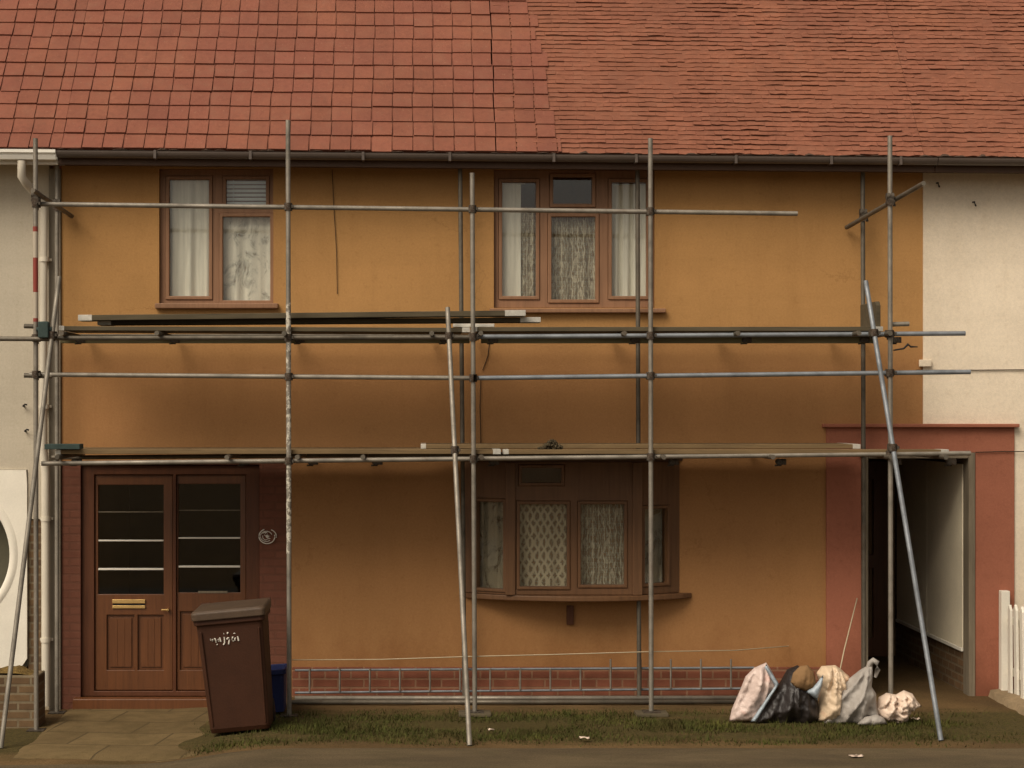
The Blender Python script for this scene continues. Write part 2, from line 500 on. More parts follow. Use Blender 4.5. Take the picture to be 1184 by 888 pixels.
def lace(name, c, kind):
    t = NT(name)
    o = t.sep()
    x, z = o[0], o[2]
    def wave(v, freq):
        return t.math('ABSOLUTE', t.math('SINE', t.math('MULTIPLY', v, freq)))
    wob = t.math('MULTIPLY', t.math('SUBTRACT', t.noise(9, None, 3), 0.5), 0.05)
    xw = t.math('ADD', x, wob)
    if kind == 'net':
        n = t.noise(1.0, t.mapping((30, 1, 3)), 4, 0.6)
        a = t.math('ADD', t.math('MULTIPLY', n, 0.4), 0.72)
    elif kind == 'dirty':
        n = t.noise(1.0, t.mapping((9, 1, 5)), 6, 0.7, 0.8)
        a = t.ramp(n, [(0.36, (0.35, 0.35, 0.35, 1)), (0.5, (0.9, 0.9, 0.9, 1)), (0.7, (1, 1, 1, 1))])
    elif kind == 'diamond':
        s_ = t.math('MULTIPLY', t.math('SINE', t.math('MULTIPLY', z, 26.0)), 0.028)
        a1 = wave(t.math('ADD', xw, s_), 48.0)
        a2 = wave(t.math('SUBTRACT', xw, s_), 48.0)
        m_ = t.math('MINIMUM', a1, a2)
        n = t.noise(60, None, 3, 0.7)
        a = t.math('SUBTRACT', 1.05, t.math('MULTIPLY', m_, 1.25))
        a = t.math('ADD', t.math('MULTIPLY', t.math('MAXIMUM', a, 0.0), 0.9), t.ramp(n, [(0.42, (0.22, 0.22, 0.22, 1)), (0.62, (0.6, 0.6, 0.6, 1))]))
    else:                                                              # vertical bands of holes
        n = t.noise(1.0, t.mapping((60, 1, 14)), 4, 0.7, 0.7)
        b = wave(xw, 62.0)
        g = wave(z, 70.0)
        a = t.math('ADD', t.ramp(n, [(0.40, (0.18, 0.18, 0.18, 1)), (0.62, (0.75, 0.75, 0.75, 1))]), t.math('MULTIPLY', t.ramp(b, [(0.0, (1, 1, 1, 1)), (0.3, (0, 0, 0, 1))]), 0.6))
        a = t.math('ADD', a, t.math('MULTIPLY', t.ramp(g, [(0.0, (1, 1, 1, 1)), (0.16, (0, 0, 0, 1))]), 0.25))
    cl = t.n('ShaderNodeClamp')
    t.l(a, cl.inputs[0])
    df = t.n('ShaderNodeBsdfDiffuse')
    fo = t.noise(1.0, t.mapping((22, 1, 1)), 3)
    col = t.ramp(fo, [(0.3, dk(c, 0.8)), (0.7, c)])
    t.l(col, df.inputs[0])
    tr = t.n('ShaderNodeBsdfTransparent')
    mx = t.n('ShaderNodeMixShader')
    t.l(cl.outputs[0], mx.inputs[0])
    t.l(tr.outputs[0], mx.inputs[1])
    t.l(df.outputs[0], mx.inputs[2])
    t.l(mx.outputs[0], t.out.inputs[0])
    return t.mat
NETC = lin(222, 216, 200)
M['net'] = lace('net_curtain_cloth', NETC, 'net')
M['net_dirty'] = lace('stained_net_cloth', NETC, 'dirty')
M['net_grey'] = lace('faded_grey_net_cloth', lin(150, 138, 116), 'dirty')  # shade on the bow window is put into this curtain colour
M['lace_diamond'] = lace('diamond_lace_cloth', lin(184, 170, 144), 'diamond')  # bow window lace, its colour lowered for the shade there
M['lace_vertical'] = lace('striped_lace_cloth', lin(196, 184, 160), 'vertical')
M['blind'] = simple('pale_blind_slats', lin(206, 208, 206), 0.12, 4)

# ground
def ground_mat():
    t = NT('trodden_earth')
    n1 = t.noise(0.9, None, 6, 0.65)
    earth = t.ramp(n1, [(0.3, lin(74, 56, 36)), (0.5, lin(98, 76, 48)), (0.7, lin(120, 94, 62))])
    n2 = t.noise(2.2, t.mapping((0.5, 1.6, 1)), 6, 0.7)
    moss = t.ramp(t.noise(18, None, 5, 0.7), [(0.3, lin(44, 42, 20)), (0.7, lin(74, 68, 32))])
    o = t.sep()
    band = t.math('SUBTRACT', 1.0, t.math('ABSOLUTE', t.math('DIVIDE', t.math('ADD', o[1], 1.75), 1.15)))   # the unmown strip along the front of the house
    k = t.math('ADD', band, t.math('SUBTRACT', t.math('MULTIPLY', n2, 1.6), 0.75))
    col = t.mix(t.ramp(k, [(0.2, (0, 0, 0, 1)), (0.62, (1, 1, 1, 1))]), earth, moss)
    f = t.noise(45, None, 6, 0.75)
    col = t.mix(0.35, col, t.ramp(f, [(0.35, lin(52, 42, 28)), (0.7, lin(126, 104, 72))]))
    t.bsdf(col, 0.95, 0, t.math('ADD', f, t.math('MULTIPLY', n2, 2)), 0.6, 0.02, 0.1)
    return t.mat
M['earth'] = ground_mat()
def slab_mat():
    t = NT('worn_concrete_slabs')
    b = t.n('ShaderNodeTexBrick')
    b.inputs['Color1'].default_value = lin(112, 93, 62)
    b.inputs['Color2'].default_value = lin(103, 85, 56)
    b.inputs['Mortar'].default_value = lin(78, 64, 42)
    b.inputs['Scale'].default_value = 1.0
    b.inputs['Mortar Size'].default_value = 0.010
    b.inputs['Brick Width'].default_value = 0.75
    b.inputs['Row Height'].default_value = 0.6
    wob = t.n('ShaderNodeVectorMath', operation='ADD')
    t.l(t.mapping((1, 1, 1), (0, 0, R(8))), wob.inputs[0])
    t.l(wob.outputs[0], b.inputs['Vector'])
    n = t.noise(3.5, None, 6, 0.7)
    col = t.mix(t.math('MULTIPLY', t.ramp(n, [(0.42, (0, 0, 0, 1)), (0.7, (1, 1, 1, 1))]), 0.8), b.outputs['Color'], lin(80, 66, 40))
    f = t.noise(50, None, 5, 0.7)
    t.bsdf(col, 0.9, 0, t.math('ADD', t.math('MULTIPLY', b.outputs['Fac'], -1.2), f), 0.5, 0.01, 0.2)
    return t.mat
M['slabs'] = slab_mat()
def pavement_mat():
    t = NT('worn_muddy_tarmac')
    n = t.noise(1.4, t.mapping((0.55, 1.5, 1)), 6, 0.7)
    col = t.ramp(n, [(0.3, lin(56, 46, 32)), (0.47, lin(84, 70, 49)), (0.6, lin(100, 84, 60)), (0.75, lin(78, 70, 44))])
    m = t.noise(3.2, t.mapping((0.6, 1.6, 1), (0, 0, 0), (4, 1, 0)), 6, 0.75)
    col = t.mix(t.math('MULTIPLY', t.ramp(m, [(0.5, (0, 0, 0, 1)), (0.66, (1, 1, 1, 1))]), 0.65), col, lin(66, 60, 34))
    f = t.noise(70, None, 5, 0.8)
    col = t.mix(0.4, col, t.ramp(f, [(0.35, lin(48, 40, 28)), (0.66, lin(118, 102, 78))]))
    t.bsdf(col, 0.9, 0, f, 0.6, 0.012, 0.2)
    return t.mat
M['pavement'] = pavement_mat()
M['road'] = simple('asphalt', lin(66, 62, 56), 0.3, 1.5, 0.9, bstr=0.5, bdist=0.01, fine=120)
M['stone'] = simple('pale_kerb_stone', lin(140, 120, 92), 0.35, 7, 0.9, bstr=0.6, bdist=0.02, fine=25)
M['moss_top'] = simple('mossy_rubble', lin(116, 92, 46), 0.45, 9, 0.95, bstr=0.9, bdist=0.03, fine=30)
def grass_mat():
    t = NT('grass_blades')
    n = t.noise(2.2, None, 4, 0.6)
    col = t.ramp(n, [(0.3, lin(64, 54, 26)), (0.5, lin(64, 66, 28)), (0.72, lin(84, 82, 36))])
    t.bsdf(col, 0.8, spec=0.15)
    return t.mat
M['grass'] = grass_mat()
def stripe_mat():
    t = NT('red_white_tape')
    z = t.sep()[2]
    k = t.math('FRACT', t.math('MULTIPLY', z, 1.9))
    col = t.ramp(k, [(0.0, lin(132, 58, 48)), (0.56, lin(132, 58, 48)), (0.57, lin(170, 158, 140)), (1.0, lin(170, 158, 140))], 'CONSTANT')
    t.bsdf(col, 0.5)
    return t.mat
M['stripe'] = stripe_mat()

# ------------------------------------------------------------------ ground, path, pavement, road
def gsheet(name, xs, ys, dz, m, hf=GH, rough=0.0):
    b = MB()
    vs = []
    for y in ys:
        for x in xs:
            n = noise.noise(Vector((x * 1.7, y * 1.7, 3.1))) * rough if rough else 0
            vs.append((x, y, hf(x, y) + dz + n))
    nx = len(xs)
    fs = [(j * nx + i, j * nx + i + 1, (j + 1) * nx + i + 1, (j + 1) * nx + i) for j in range(len(ys) - 1) for i in range(nx - 1)]
    b.add(vs, fs, True)
    o = b.build(name, m)
    return tag(o, kind='structure')
def rng(a, b, s):
    n = max(1, int(round((b - a) / s)))
    return [a + (b - a) * i / n for i in range(n + 1)]
def HALL(x, y):
    """Ground with the pavement and the road a little lower further out."""
    return GH(x, y) - 0.0 * y
xs = [-400, -120, -40, -15, -9] + rng(-6, 8, 0.14) + [11, 20, 50, 120, 400]
ys = [-400, -120, -40, -20, -12] + rng(-6, 1.0, 0.14) + [3, 5, 8, 20, 60, 150, 400]
gsheet('ground', xs, ys, 0.0, M['earth'], rough=0.012)
o = gsheet('path', rng(X(45, -1.2), X(262, -1.0), 0.12), rng(-2.75, -0.002, 0.12), 0.022, M['slabs'])
for v in o.data.vertices:                                   # slab edges are overgrown and dip into the earth
    e_ = min(sst(-2.75, -2.45, v.co.y), 1 - sst(X(250, -1.0) - .35, X(262, -1.0), v.co.x), sst(X(45, -1.2), X(45, -1.2) + .12, v.co.x))
    n_ = noise.noise(Vector((v.co.x * 2.1, v.co.y * 2.1, 4)))
    v.co.z -= (1 - e_) * (0.035 + 0.03 * n_)
    v.co.y += (0.12 * n_ if v.co.y < -2.3 else 0)
o = gsheet('pavement', [-60, -20] + rng(-8, 9, 0.25) + [20, 60], rng(-4.6, -2.86, 0.1), 0.026, M['pavement'], rough=0.008)
for v in o.data.vertices:                                   # the rear edge is broken and sinks unevenly into the earth
    if v.co.y > -3.0:
        n_ = noise.noise(Vector((v.co.x * 1.3, 0, 7))) + 0.6 * noise.noise(Vector((v.co.x * 4.1, 0, 2)))
        v.co.z -= 0.03 * sst(-3.0, -2.86, v.co.y) * (1 + n_)
        v.co.y += 0.16 * n_ * sst(-3.0, -2.86, v.co.y)
b = MB()
b.box(-60, 60, -4.75, -4.605, -0.26, 0.03)
tag(b.build('kerb', M['stone']), kind='structure')
o = gsheet('road', [-60, 60], [-10.5, -4.76], -0.0, M['road'], hf=lambda x, y: 0.02)

# ------------------------------------------------------------------ the three houses
house = thing('terraced_house', 'ochre rendered terraced house with brown timber windows behind the scaffolding', 'house', (X(570), 0, 0))
lhouse = thing('terraced_house', 'grey cream neighbouring house with white gutter and round window at left edge', 'house', (X(-120), 0, 0))
rhouse = thing('terraced_house', 'pale cream rendered neighbouring house on the right beyond the red passage surround', 'house', (X(1300), 0, 0))

WT = 0.28
zTop = 4.96
GND = -0.4
xL, xR = X(71), X(1067)
W1 = (X(184), X(316), Z(352), Z(195))
W2 = (X(571), X(757), Z(356), Z(196))
W3 = (X(536), X(784), Z(686), Z(533))
DOORH = (X(71), X(337), GND, Z(535))
PASS = (X(955), X(1172), GND, Z(493))
PH = (X(1003), X(1119), GND, Z(530))                      # passage opening
b = MB()
b.panel(xL, xR, GND, zTop, 0, WT, [W1, W2, W3, DOORH, PASS])
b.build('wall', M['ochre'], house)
b = MB()
b.box(xL, xR, 6.003, 6.2, GND, zTop)
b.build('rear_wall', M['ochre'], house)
b = MB()
b.box(xL, xL + 0.2, WT + .001, 6.0, GND, zTop)
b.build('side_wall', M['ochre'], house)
b = MB()
b.box(xR - 0.2, xR, WT + .001, 6.0, Z(520), zTop)
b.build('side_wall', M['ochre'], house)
b = MB()
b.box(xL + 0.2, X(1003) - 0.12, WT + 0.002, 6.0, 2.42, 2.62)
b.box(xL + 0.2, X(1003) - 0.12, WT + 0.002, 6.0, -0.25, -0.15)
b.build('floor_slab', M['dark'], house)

# red painted strips round the door
b = MB()
b.panel(DOORH[0], DOORH[1], GND, DOORH[3] - 0.002, 0.004, WT, [(X(93), X(300), GND, Z(537))])
b.build('door_surround', M['red_brick'], house)
# grey strip on the corner
b = MB()
b.box(X(57), X(70.6), -0.03, 0.1, GND, 4.9)
b.build('corner_strip', M['grey_strip'], house, 0.006)

# red surround of the passage with its ledge
b = MB()
b.panel(PASS[0], PASS[1], GND, PASS[3], -0.025, WT, [(X(995), X(1127), GND, Z(523))])
ps = b.build('passage_surround', M['red_paint'], house)
b = MB()
b.box(X(950), X(1176), -0.085, 0.0, Z(494), Z(490))
b.build('ledge', M['red_paint'], ps, 0.006)
# grey timber frame of the passage
b = MB()
b.box(X(995), X(1003), -0.035, 0.16, GND, Z(523) - .002)
b.box(X(1119), X(1126.6), -0.035, 0.16, GND, Z(523) - .002)
b.box(X(1003) + .001, X(1119) - .001, -0.03, 0.15, Z(530), Z(523) - .002)
b.build('passage_frame', M['grey_timber'], house, 0.006)
# inside of the passage
pz = Z(530)
b = MB()
b.box(X(1003) - 0.12, X(1003), 0.17, 2.95, GND, pz)         # left side
b.build('passage_wall', M['old_brick_side'], house)
b = MB()
b.box(X(1119) + 0.03, X(1119) + 0.2, 0.17, 2.95, GND, pz)   # right side, brick
b.build('passage_wall', M['old_brick_side'], house)
b = MB()
b.box(X(1003) - 0.12, X(1119) + 0.2, 2.95, 3.1, GND, pz)
b.build('passage_wall', M['brown_plaster'], house)
b = MB()
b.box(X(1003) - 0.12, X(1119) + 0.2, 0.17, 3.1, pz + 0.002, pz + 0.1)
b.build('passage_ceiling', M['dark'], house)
xs_ = X(1119) + 0.03
for y0, y1 in ((0.22, 1.52), (1.53, 2.8)):
    b = MB()
    b.box(xs_ - 0.022, xs_ - 0.002, y0, y1, 0.42, pz - 0.06)
    b.build('board_panel', M['cream_board'], house, 0.004)
b = MB()
b.box(xs_ - 0.034, xs_ - 0.002, 0.22, 2.8, 0.385, 0.418)
b.build('board_rail', M['white_paint'], house, 0.004)
b = MB()                                                    # door at the far end
b.panel(X(1003) + 0.1, xs_ - 0.1, 0.0, pz - 0.1, 2.89, 2.948, [(X(1003) + 0.25, xs_ - 0.25, 1.1, pz - 0.3), (X(1003) + 0.25, xs_ - 0.25, 0.2, 0.95)])
b.build('passage_door', M['door'], house, 0.006)

# plinth
b = MB()
b.box(X(338), X(954.5), -0.03, 0.0, GND, Z(771))
b.build('plinth', M['plinth_brick'], house, 0.006)

# eaves: soffit, fascia, gutters
def eaves(x0, x1, parent, fm, gm, white=False):
    b = MB()
    n = 6
    def strip(y0, y1, za, zb):
        b.add([(x0, y0, za + EZ(x0)), (x1, y0, za + EZ(x1)), (x1, y1, za + EZ(x1)), (x0, y1, za + EZ(x0)),
               (x0, y0, zb + EZ(x0)), (x1, y0, zb + EZ(x1)), (x1, y1, zb + EZ(x1)), (x0, y1, zb + EZ(x0))],
              [(0, 3, 2, 1), (4, 5, 6, 7), (0, 1, 5, 4), (1, 2, 6, 5), (2, 3, 7, 6), (3, 0, 4, 7)])
    strip(-0.36, -0.335, 4.895, 5.02)
    strip(-0.333, -0.002, 4.93, 4.95)
    b.build('fascia', fm, parent, 0.004)
    b = MB()
    pr = []
    if white:
        pr = [(-0.372, 5.015), (-0.372, 4.93), (-0.46, 4.93), (-0.475, 4.965), (-0.462, 4.968), (-0.462, 4.985), (-0.49, 4.99), (-0.49, 5.018), (-0.482, 5.018), (-0.482, 4.996), (-0.45, 4.99), (-0.45, 4.938), (-0.38, 4.938), (-0.38, 5.015)]
    else:
        for i in range(13):
            a = math.pi * i / 12
            pr.append((-0.425 + 0.055 * math.cos(a), 5.012 - 0.062 * math.sin(a)))
        pr.append((-0.484, 5.016))
        for i in range(12, -1, -1):
            a = math.pi * i / 12
            pr.append((-0.425 + 0.049 * math.cos(a), 5.012 - 0.056 * math.sin(a)))
    k = len(pr)
    vs = [(x0, y, z + EZ(x0)) for y, z in pr] + [(x1, y, z + EZ(x1)) for y, z in pr]
    b.add(vs, [(i, (i + 1) % k, k + (i + 1) % k, k + i) for i in range(k)], False)
    g = b.build('gutter', gm, parent)
    return g
g = eaves(X(76), X(1069), house, M['fascia'], M['gutter'])
b = MB()
for px in (180, 290, 420, 520, 640, 735, 850, 960, 1040):
    x = X(px, -.43)
    b = MB()
    b.box(x - .012, x + .012, -0.488, -0.362, 4.945 + EZ(x), 4.955 + EZ(x))
    b.box(x - .012, x + .012, -0.492, -0.485, 4.945 + EZ(x), 5.02 + EZ(x))
    b.build('gutter_bracket', M['gutter'], g)
eaves(-9, X(75), lhouse, M['white_plastic'], M['white_plastic'], True)
eaves(X(1070), 10, rhouse, M['fascia'], M['gutter'])

# roofs
PITCH = R(48)
UP = Vector((0, math.cos(PITCH), math.sin(PITCH)))
NRM = Vector((0, -math.sin(PITCH), math.cos(PITCH)))
def tiles(name, x0, x1, wdt, gauge, length, m, parent, stagger, jit, seed, label=None, sub=1, thick=0.014, ragged=0.0, sunk=0.0):
    rnd = random.Random(seed)
    verts, faces, tone = [], [], []
    rows = int(length / gauge)
    for r in range(rows):
        base = Vector((0, -0.445, 5.028)) + UP * (r * gauge) - NRM * sunk
        xe = x1 + rnd.uniform(-1, 1) * ragged - (0.022 * r if ragged else 0)
        jit0 = jit
        off = (wdt * (0.5 if r % 2 else 0) + rnd.uniform(-1, 1) * jit) if stagger else 0.006 * math.sin(r * 1.7)
        c = int((x1 - x0) / wdt) + 2
        rowlift = rnd.uniform(-1, 1) * jit * 0.2
        for k in range(-1, c):
            a = x0 + k * wdt + off + rnd.uniform(-1, 1) * jit * 0.25
            e = a + wdt - (0.004 if stagger else 0.0105) - (rnd.random() ** 3) * 0.006
            a, e = max(a, x0), min(e, xe)
            jit = jit0 * (0.6 + 0.4 * sst(XJ - .6, XJ + 1.6, a)) if sunk else jit0
            if e - a < 0.02: continue
            lift0 = thick + 0.006 + rnd.random() ** 2 * jit * 0.5 + rowlift
            if stagger:                                      # whole patches of courses lie flatter or stand prouder
                pn = noise.noise(Vector((a * 1.6, r * 0.21, seed))) + 0.7 * noise.noise(Vector((a * 6.0, r * 0.6, seed + 4)))
                lift0 = max(0.005, lift0 + 0.008 * pn)
            skew = rnd.uniform(-1, 1) * jit * 0.35
            slide = rnd.uniform(-1, 1) * jit * 0.5
            if not stagger and rnd.random() < 0.05: slide -= rnd.uniform(.008, .028)   # a few slipped tiles
            n = sub
            bi = len(verts)
            ln = gauge * 1.2
            for q in range(n + 1):
                x = a + (e - a) * q / n
                wv = (rnd.uniform(-1, 1) * jit * 0.45) if 0 < q < n else 0
                lo = base + UP * (slide + skew * (q / n - 0.5) + wv) + Vector((x, 0, EZ(x)))
                hi = base + UP * ln + Vector((x, 0, EZ(x)))
                lf = lift0 + (rnd.uniform(-1, 1) * jit * 0.3 if n > 1 else 0)
                verts += [lo + NRM * (lf - thick), lo + NRM * lf, hi + NRM * 0.004]
            jit = jit0
            tn = min(1, max(0, rnd.gauss(0.5, 0.2)))
            for q in range(n):
                i = bi + q * 3
                j = i + 3
                faces += [(i, j, j + 1, i + 1), (i + 1, j + 1, j + 2, i + 2)]
                tone += [tn, tn]
            i, j = bi, bi + n * 3
            faces += [(i, i + 1, i + 2), (j, j + 2, j + 1)]
            tone += [tn, tn]
    o0 = ORIG[parent.name]
    # roof slab under the tiles
    s0 = len(verts)
    for x in (x0, x1 - (0.65 if ragged else 0)):
        for t_ in (0.01, length + 0.1):
            for hgt in (-0.03, 0.001):
                verts.append(Vector((x, -0.445, 5.028 + EZ(x))) + UP * t_ + NRM * hgt)
    faces += [(s0, s0 + 1, s0 + 3, s0 + 2), (s0 + 4, s0 + 6, s0 + 7, s0 + 5), (s0 + 1, s0 + 5, s0 + 7, s0 + 3), (s0, s0 + 2, s0 + 6, s0 + 4), (s0, s0 + 4, s0 + 5, s0 + 1), (s0 + 2, s0 + 3, s0 + 7, s0 + 6)]
    tone += [0.1] * 6
    # rear slope
    top = Vector((0, -0.445, 5.028)) + UP * (length + 0.1)
    s0 = len(verts)
    for x in (x0, x1):
        verts.append(top + Vector((x, 0.002, EZ(x))))
        verts.append(Vector((x, 6.6, 4.9)))
    faces.append((s0, s0 + 1, s0 + 3, s0 + 2))
    tone.append(0.4)
    me = bpy.data.meshes.new(name)
    me.from_pydata([tuple(v - o0) for v in verts], [], faces)
    me.materials.append(m)
    at = me.attributes.new('tile_tone', 'FLOAT', 'FACE')
    at.data.foreach_set('value', tone)
    me.update()
    o = bpy.data.objects.new(name, me)
    COL.objects.link(o)
    o.parent = parent
    reg(o, o0)
    if label: o['label'] = label
    return o
XJ = X(652, -0.4)
rf = tiles('roof', X(72, -.4), XJ, 0.188, 0.205, 5.2, M['tile_large'], house, False, 0.011, 3, 'roof slope of large square red clay tiles in straight columns', ragged=0.05)
rf2 = tiles('roof', XJ - 0.6, X(1067, -.4), 0.165, 0.066, 5.2, M['tile_small'], house, True, 0.014, 4, 'roof slope of small rough red clay tiles in wavy courses', 3, 0.007, sunk=0.006)
tiles('roof', -9, X(72, -.4) - 0.003, 0.188, 0.205, 5.2, M['tile_large'], lhouse, False, 0.012, 5)
tiles('roof', X(1067, -.4) + 0.003, 10, 0.165, 0.066, 5.2, M['tile_small'], rhouse, True, 0.014, 6, None, 3, 0.007, sunk=0.006)
# mortar bits under the bottom tile edge
def eave_mortar(x0, x1, parent, seed):
    rnd = random.Random(seed)
    b = MB()
    x = x0
    while x < x1 - 0.05:
        wd = rnd.uniform(0.05, 0.16)
        h = rnd.uniform(0.008, 0.03)
        x2 = min(x + wd, x1)
        zc_ = 5.02 + EZ(x)
        n = 5
        vs = []
        for i in range(n + 1):
            xx = x + (x2 - x) * i / n
            hh = h * math.sin(math.pi * (0.1 + 0.8 * i / n)) * rnd.uniform(.6, 1.2)
            vs += [(xx, -0.432, zc_ - 0.012), (xx, -0.457 - hh * .3, zc_ + hh * .3), (xx, -0.44, zc_ + hh)]
        fs = []
        for i in range(n):
            a = i * 3
            fs += [(a, a + 3, a + 4, a + 1), (a + 1, a + 4, a + 5, a + 2)]
        b.add(vs, fs)
        if rnd.random() < .55:                               # a thin stretch between the lumps
            x3 = min(x2 + rnd.choice([.03, .1, .2]), x1)
            b.add([(x2, -.432, 5.008 + EZ(x2)), (x3, -.432, 5.008 + EZ(x3)), (x3, -.442, 5.022 + EZ(x3)), (x2, -.442, 5.022 + EZ(x2))], [(0, 1, 2, 3)])
            x2 = x3
        x = x2
    return b.build('eaves_mortar', M['mortar'], parent)
eave_mortar(X(76), X(1066), house, 1)
eave_mortar(X(1068), 7, rhouse, 2)
eave_mortar(-5, X(74), lhouse, 3)

# ------------------------------------------------------------------ windows and door of the ochre house
def rim(b, r, wdt, y0, y1):
    b.panel(r[0] - wdt, r[1] + wdt, r[2] - wdt, r[3] + wdt, y0, y1, [r])
def pr(x0, y0, x1, y1, y=0.0): return (X(x0, y), X(x1, y), Z(y1, y), Z(y0, y))
def flat_window(hole, glasses, mat, label, sill):
    b = MB()
    y0, y1 = 0.05, 0.12
    h = (hole[0] + .002, hole[1] - .002, hole[2] + .002, hole[3] - .002)
    b.panel(h[0], h[1], h[2], h[3], y0, y1, [(g[0] - .035, g[1] + .035, g[2] - .035, g[3] + .035) for g in glasses])
    win = b.build('window', mat, house, 0.005)
    win['label'] = label
    for g in glasses:
        b = MB()
        rim(b, g, 0.033, 0.036, 0.104)
        b.build('casement', mat, win, 0.006)
    b = MB()
    for g in glasses:
        b.box(g[0] - .012, g[1] + .012, 0.078, 0.084, g[2] - .012, g[3] + .012)
    b.build('pane', M['glass'], win)
    if sill:
        b = MB()
        b.box(sill[0], sill[1], -0.07, 0.048, sill[2], sill[3])
        b.build('sill', mat, win, 0.008)
    return win
g1 = [pr(195, 207, 241, 342), pr(261, 207, 307, 236), pr(257, 250, 312, 347)]
flat_window(W1, g1, M['timber'], 'brown timber window with a tall casement and a top light', (X(180), X(322), Z(357), Z(351)))
g2 = [pr(581, 210, 620, 342), pr(640, 204, 685, 235), pr(638, 250, 689, 346), pr(708, 210, 748, 342)]
flat_window(W2, g2, M['timber'], 'three light brown timber window under the eaves', (X(566), X(769), Z(362), Z(357)))

def curtain(name, x0, x1, z0, z1, y, amp, nfold, mat, label, cat='curtain', group=None, seed=0, drop=0.0, xf=None):
    rnd = random.Random(seed)
    b = MB()
    b.xf = xf
    nx, nz = max(12, int(nfold * 8)), 10
    ph = [rnd.uniform(0, 6) for _ in range(3)]
    vs = []
    for j in range(nz + 1):
        t = j / nz
        for i in range(nx + 1):
            s = i / nx
            yy = y + amp * (math.sin(2 * math.pi * nfold * s + ph[0]) + 0.5 * math.sin(2 * math.pi * nfold * 1.7 * s + ph[1] + t)) * (0.6 + 0.4 * t)
            zz = z1 + (z0 - z1) * t + drop * (s - 0.5) * (1 if t > 0.9 else 0)
            vs.append((x0 + (x1 - x0) * s, yy, zz))
    fs = [(j * (nx + 1) + i, (j + 1) * (nx + 1) + i, (j + 1) * (nx + 1) + i + 1, j * (nx + 1) + i + 1) for j in range(nz) for i in range(nx)]
    b.add(vs, fs, True)
    if xf is None:
        b.path([(x0 - .04, y, z1 + .006), (x1 + .04, y, z1 + .006)], 0.006, 6)
    o = b.build(name, mat, None, origin=((xf @ Vector((x0, y, z0))) if xf else (x0, y, z0)))
    return tag(o, label, cat, group)
def glz(g, d=0.0): return dict(x0=g[0] - .05, x1=g[1] + .05, z0=g[2] - .05, z1=g[3] + .04)
CG = 'net curtains in the windows'
curtain('curtain', **glz(g1[0]), y=0.135, amp=0.018, nfold=3.3, mat=M['net'], label='creamy net curtain filling the tall left pane of the upper left window', group=CG, seed=1)
curtain('curtain', **glz(g1[2]), y=0.135, amp=0.016, nfold=3.0, mat=M['net_dirty'], label='stained pale curtain in the larger lower right pane of the upper left window', group=CG, seed=2)
b = MB()
g = g1[1]
for i in range(6):
    z = g[2] + (g[3] - g[2]) * (i + 0.5) / 6
    b.add([(g[0] - .04, 0.125, z - .013), (g[1] + .04, 0.125, z - .013), (g[1] + .04, 0.135, z + .014), (g[0] - .04, 0.135, z + .014)], [(0, 1, 2, 3)])
    b.path([(g[0] + .06, 0.122, z - .022), (g[0] + .06, 0.122, z + .022)], 0.002, 4)
tag(b.build('window_blind', M['blind'], None, origin=(g[0], 0.18, g[2])), 'pale slatted blind behind the small top light of the upper left window', 'blind')
r0 = g2[0]
curtain('curtain', r0[0] - .05, (r0[0] + r0[1]) / 2 + .02, r0[2] - .05, r0[3] - 0.01 , 0.125, 0.006, 1.2, M['net'], 'flat pale curtain strip in the left pane of the upper right window', group=CG, seed=3)
curtain('lace_curtain', (r0[0] + r0[1]) / 2 + .025, r0[1] + .05, r0[2] - .05, r0[3] - 0.24, 0.135, 0.012, 2.5, M['lace_vertical'], 'short dark flecked lace beside the flat curtain in the upper right window', group=CG, seed=4)
curtain('lace_curtain', **glz(g2[2]), y=0.135, amp=0.014, nfold=3.2, mat=M['lace_vertical'], label='dark patterned lace curtain in the middle pane of the upper right window', group=CG, seed=5)
r3 = g2[3]
curtain('curtain', r3[0] - .05, r3[1] + .05, r3[2] - .05, r3[3] - 0.02, 0.135, 0.016, 4.5, M['net'], 'pleated grey net curtain in the right pane of the upper right window', group=CG, seed=6)

# bow window: three facets standing out from the wall
yb = -0.26
zb0, zb1 = Z(688, yb), Z(534, yb)
pL, pC0, pC1, pR = Vector((X(536), 0)), Vector((X(590, yb), yb)), Vector((X(737, yb), yb)), Vector((X(786), 0))
def facet_xf(a, c):
    d = (c - a)
    ang = math.atan2(d.y, d.x)
    return Matrix.Translation((a.x, a.y, 0)) @ Matrix.Rotation(ang, 4, 'Z'), d.length
bowf = MB()
bow_rims, bow_panes = [], MB()
facets = []
for a, c, gl in ((pL, pC0, [(0.30, 0.86, 580, 680)]), (pC0, pC1, [(0.075, 0.445, 583, 678), (0.555, 0.895, 583, 676), (0.09, 0.40, 541, 558)]), (pC1, pR, [(0.16, 0.70, 588, 674), ])):
    xf, L = facet_xf(a, c)
    ym = (a.y + c.y) / 2
    gls = [(u0 * L, u1 * L, Z(q1, ym), Z(q0, ym)) for u0, u1, q0, q1 in gl]
    bowf.xf = xf
    bowf.panel(0, L, zb0, zb1, 0, 0.07, [(g[0] - .03, g[1] + .03, g[2] - .03, g[3] + .03) for g in gls])
    r_ = []
    for g in gls:
        m = MB()
        m.xf = xf
        rim(m, g, 0.029, -0.014, 0.055)
        bow_rims.append(m)
    bow_panes.xf = xf
    for g in gls:
        bow_panes.box(g[0] - .01, g[1] + .01, 0.03, 0.036, g[2] - .01, g[3] + .01)
    facets.append((xf, L, gls))
bowf.xf = None
for p in (pC0, pC1):                                        # corner posts
    bowf.box(p.x - 0.045, p.x + 0.045, p.y - 0.02, p.y + 0.06, zb0, zb1 - 0.002)
bow = bowf.build('window', M['timber_bow'], house, 0.006)
bow['label'] = 'bowed dark brown timber window with lace curtains'
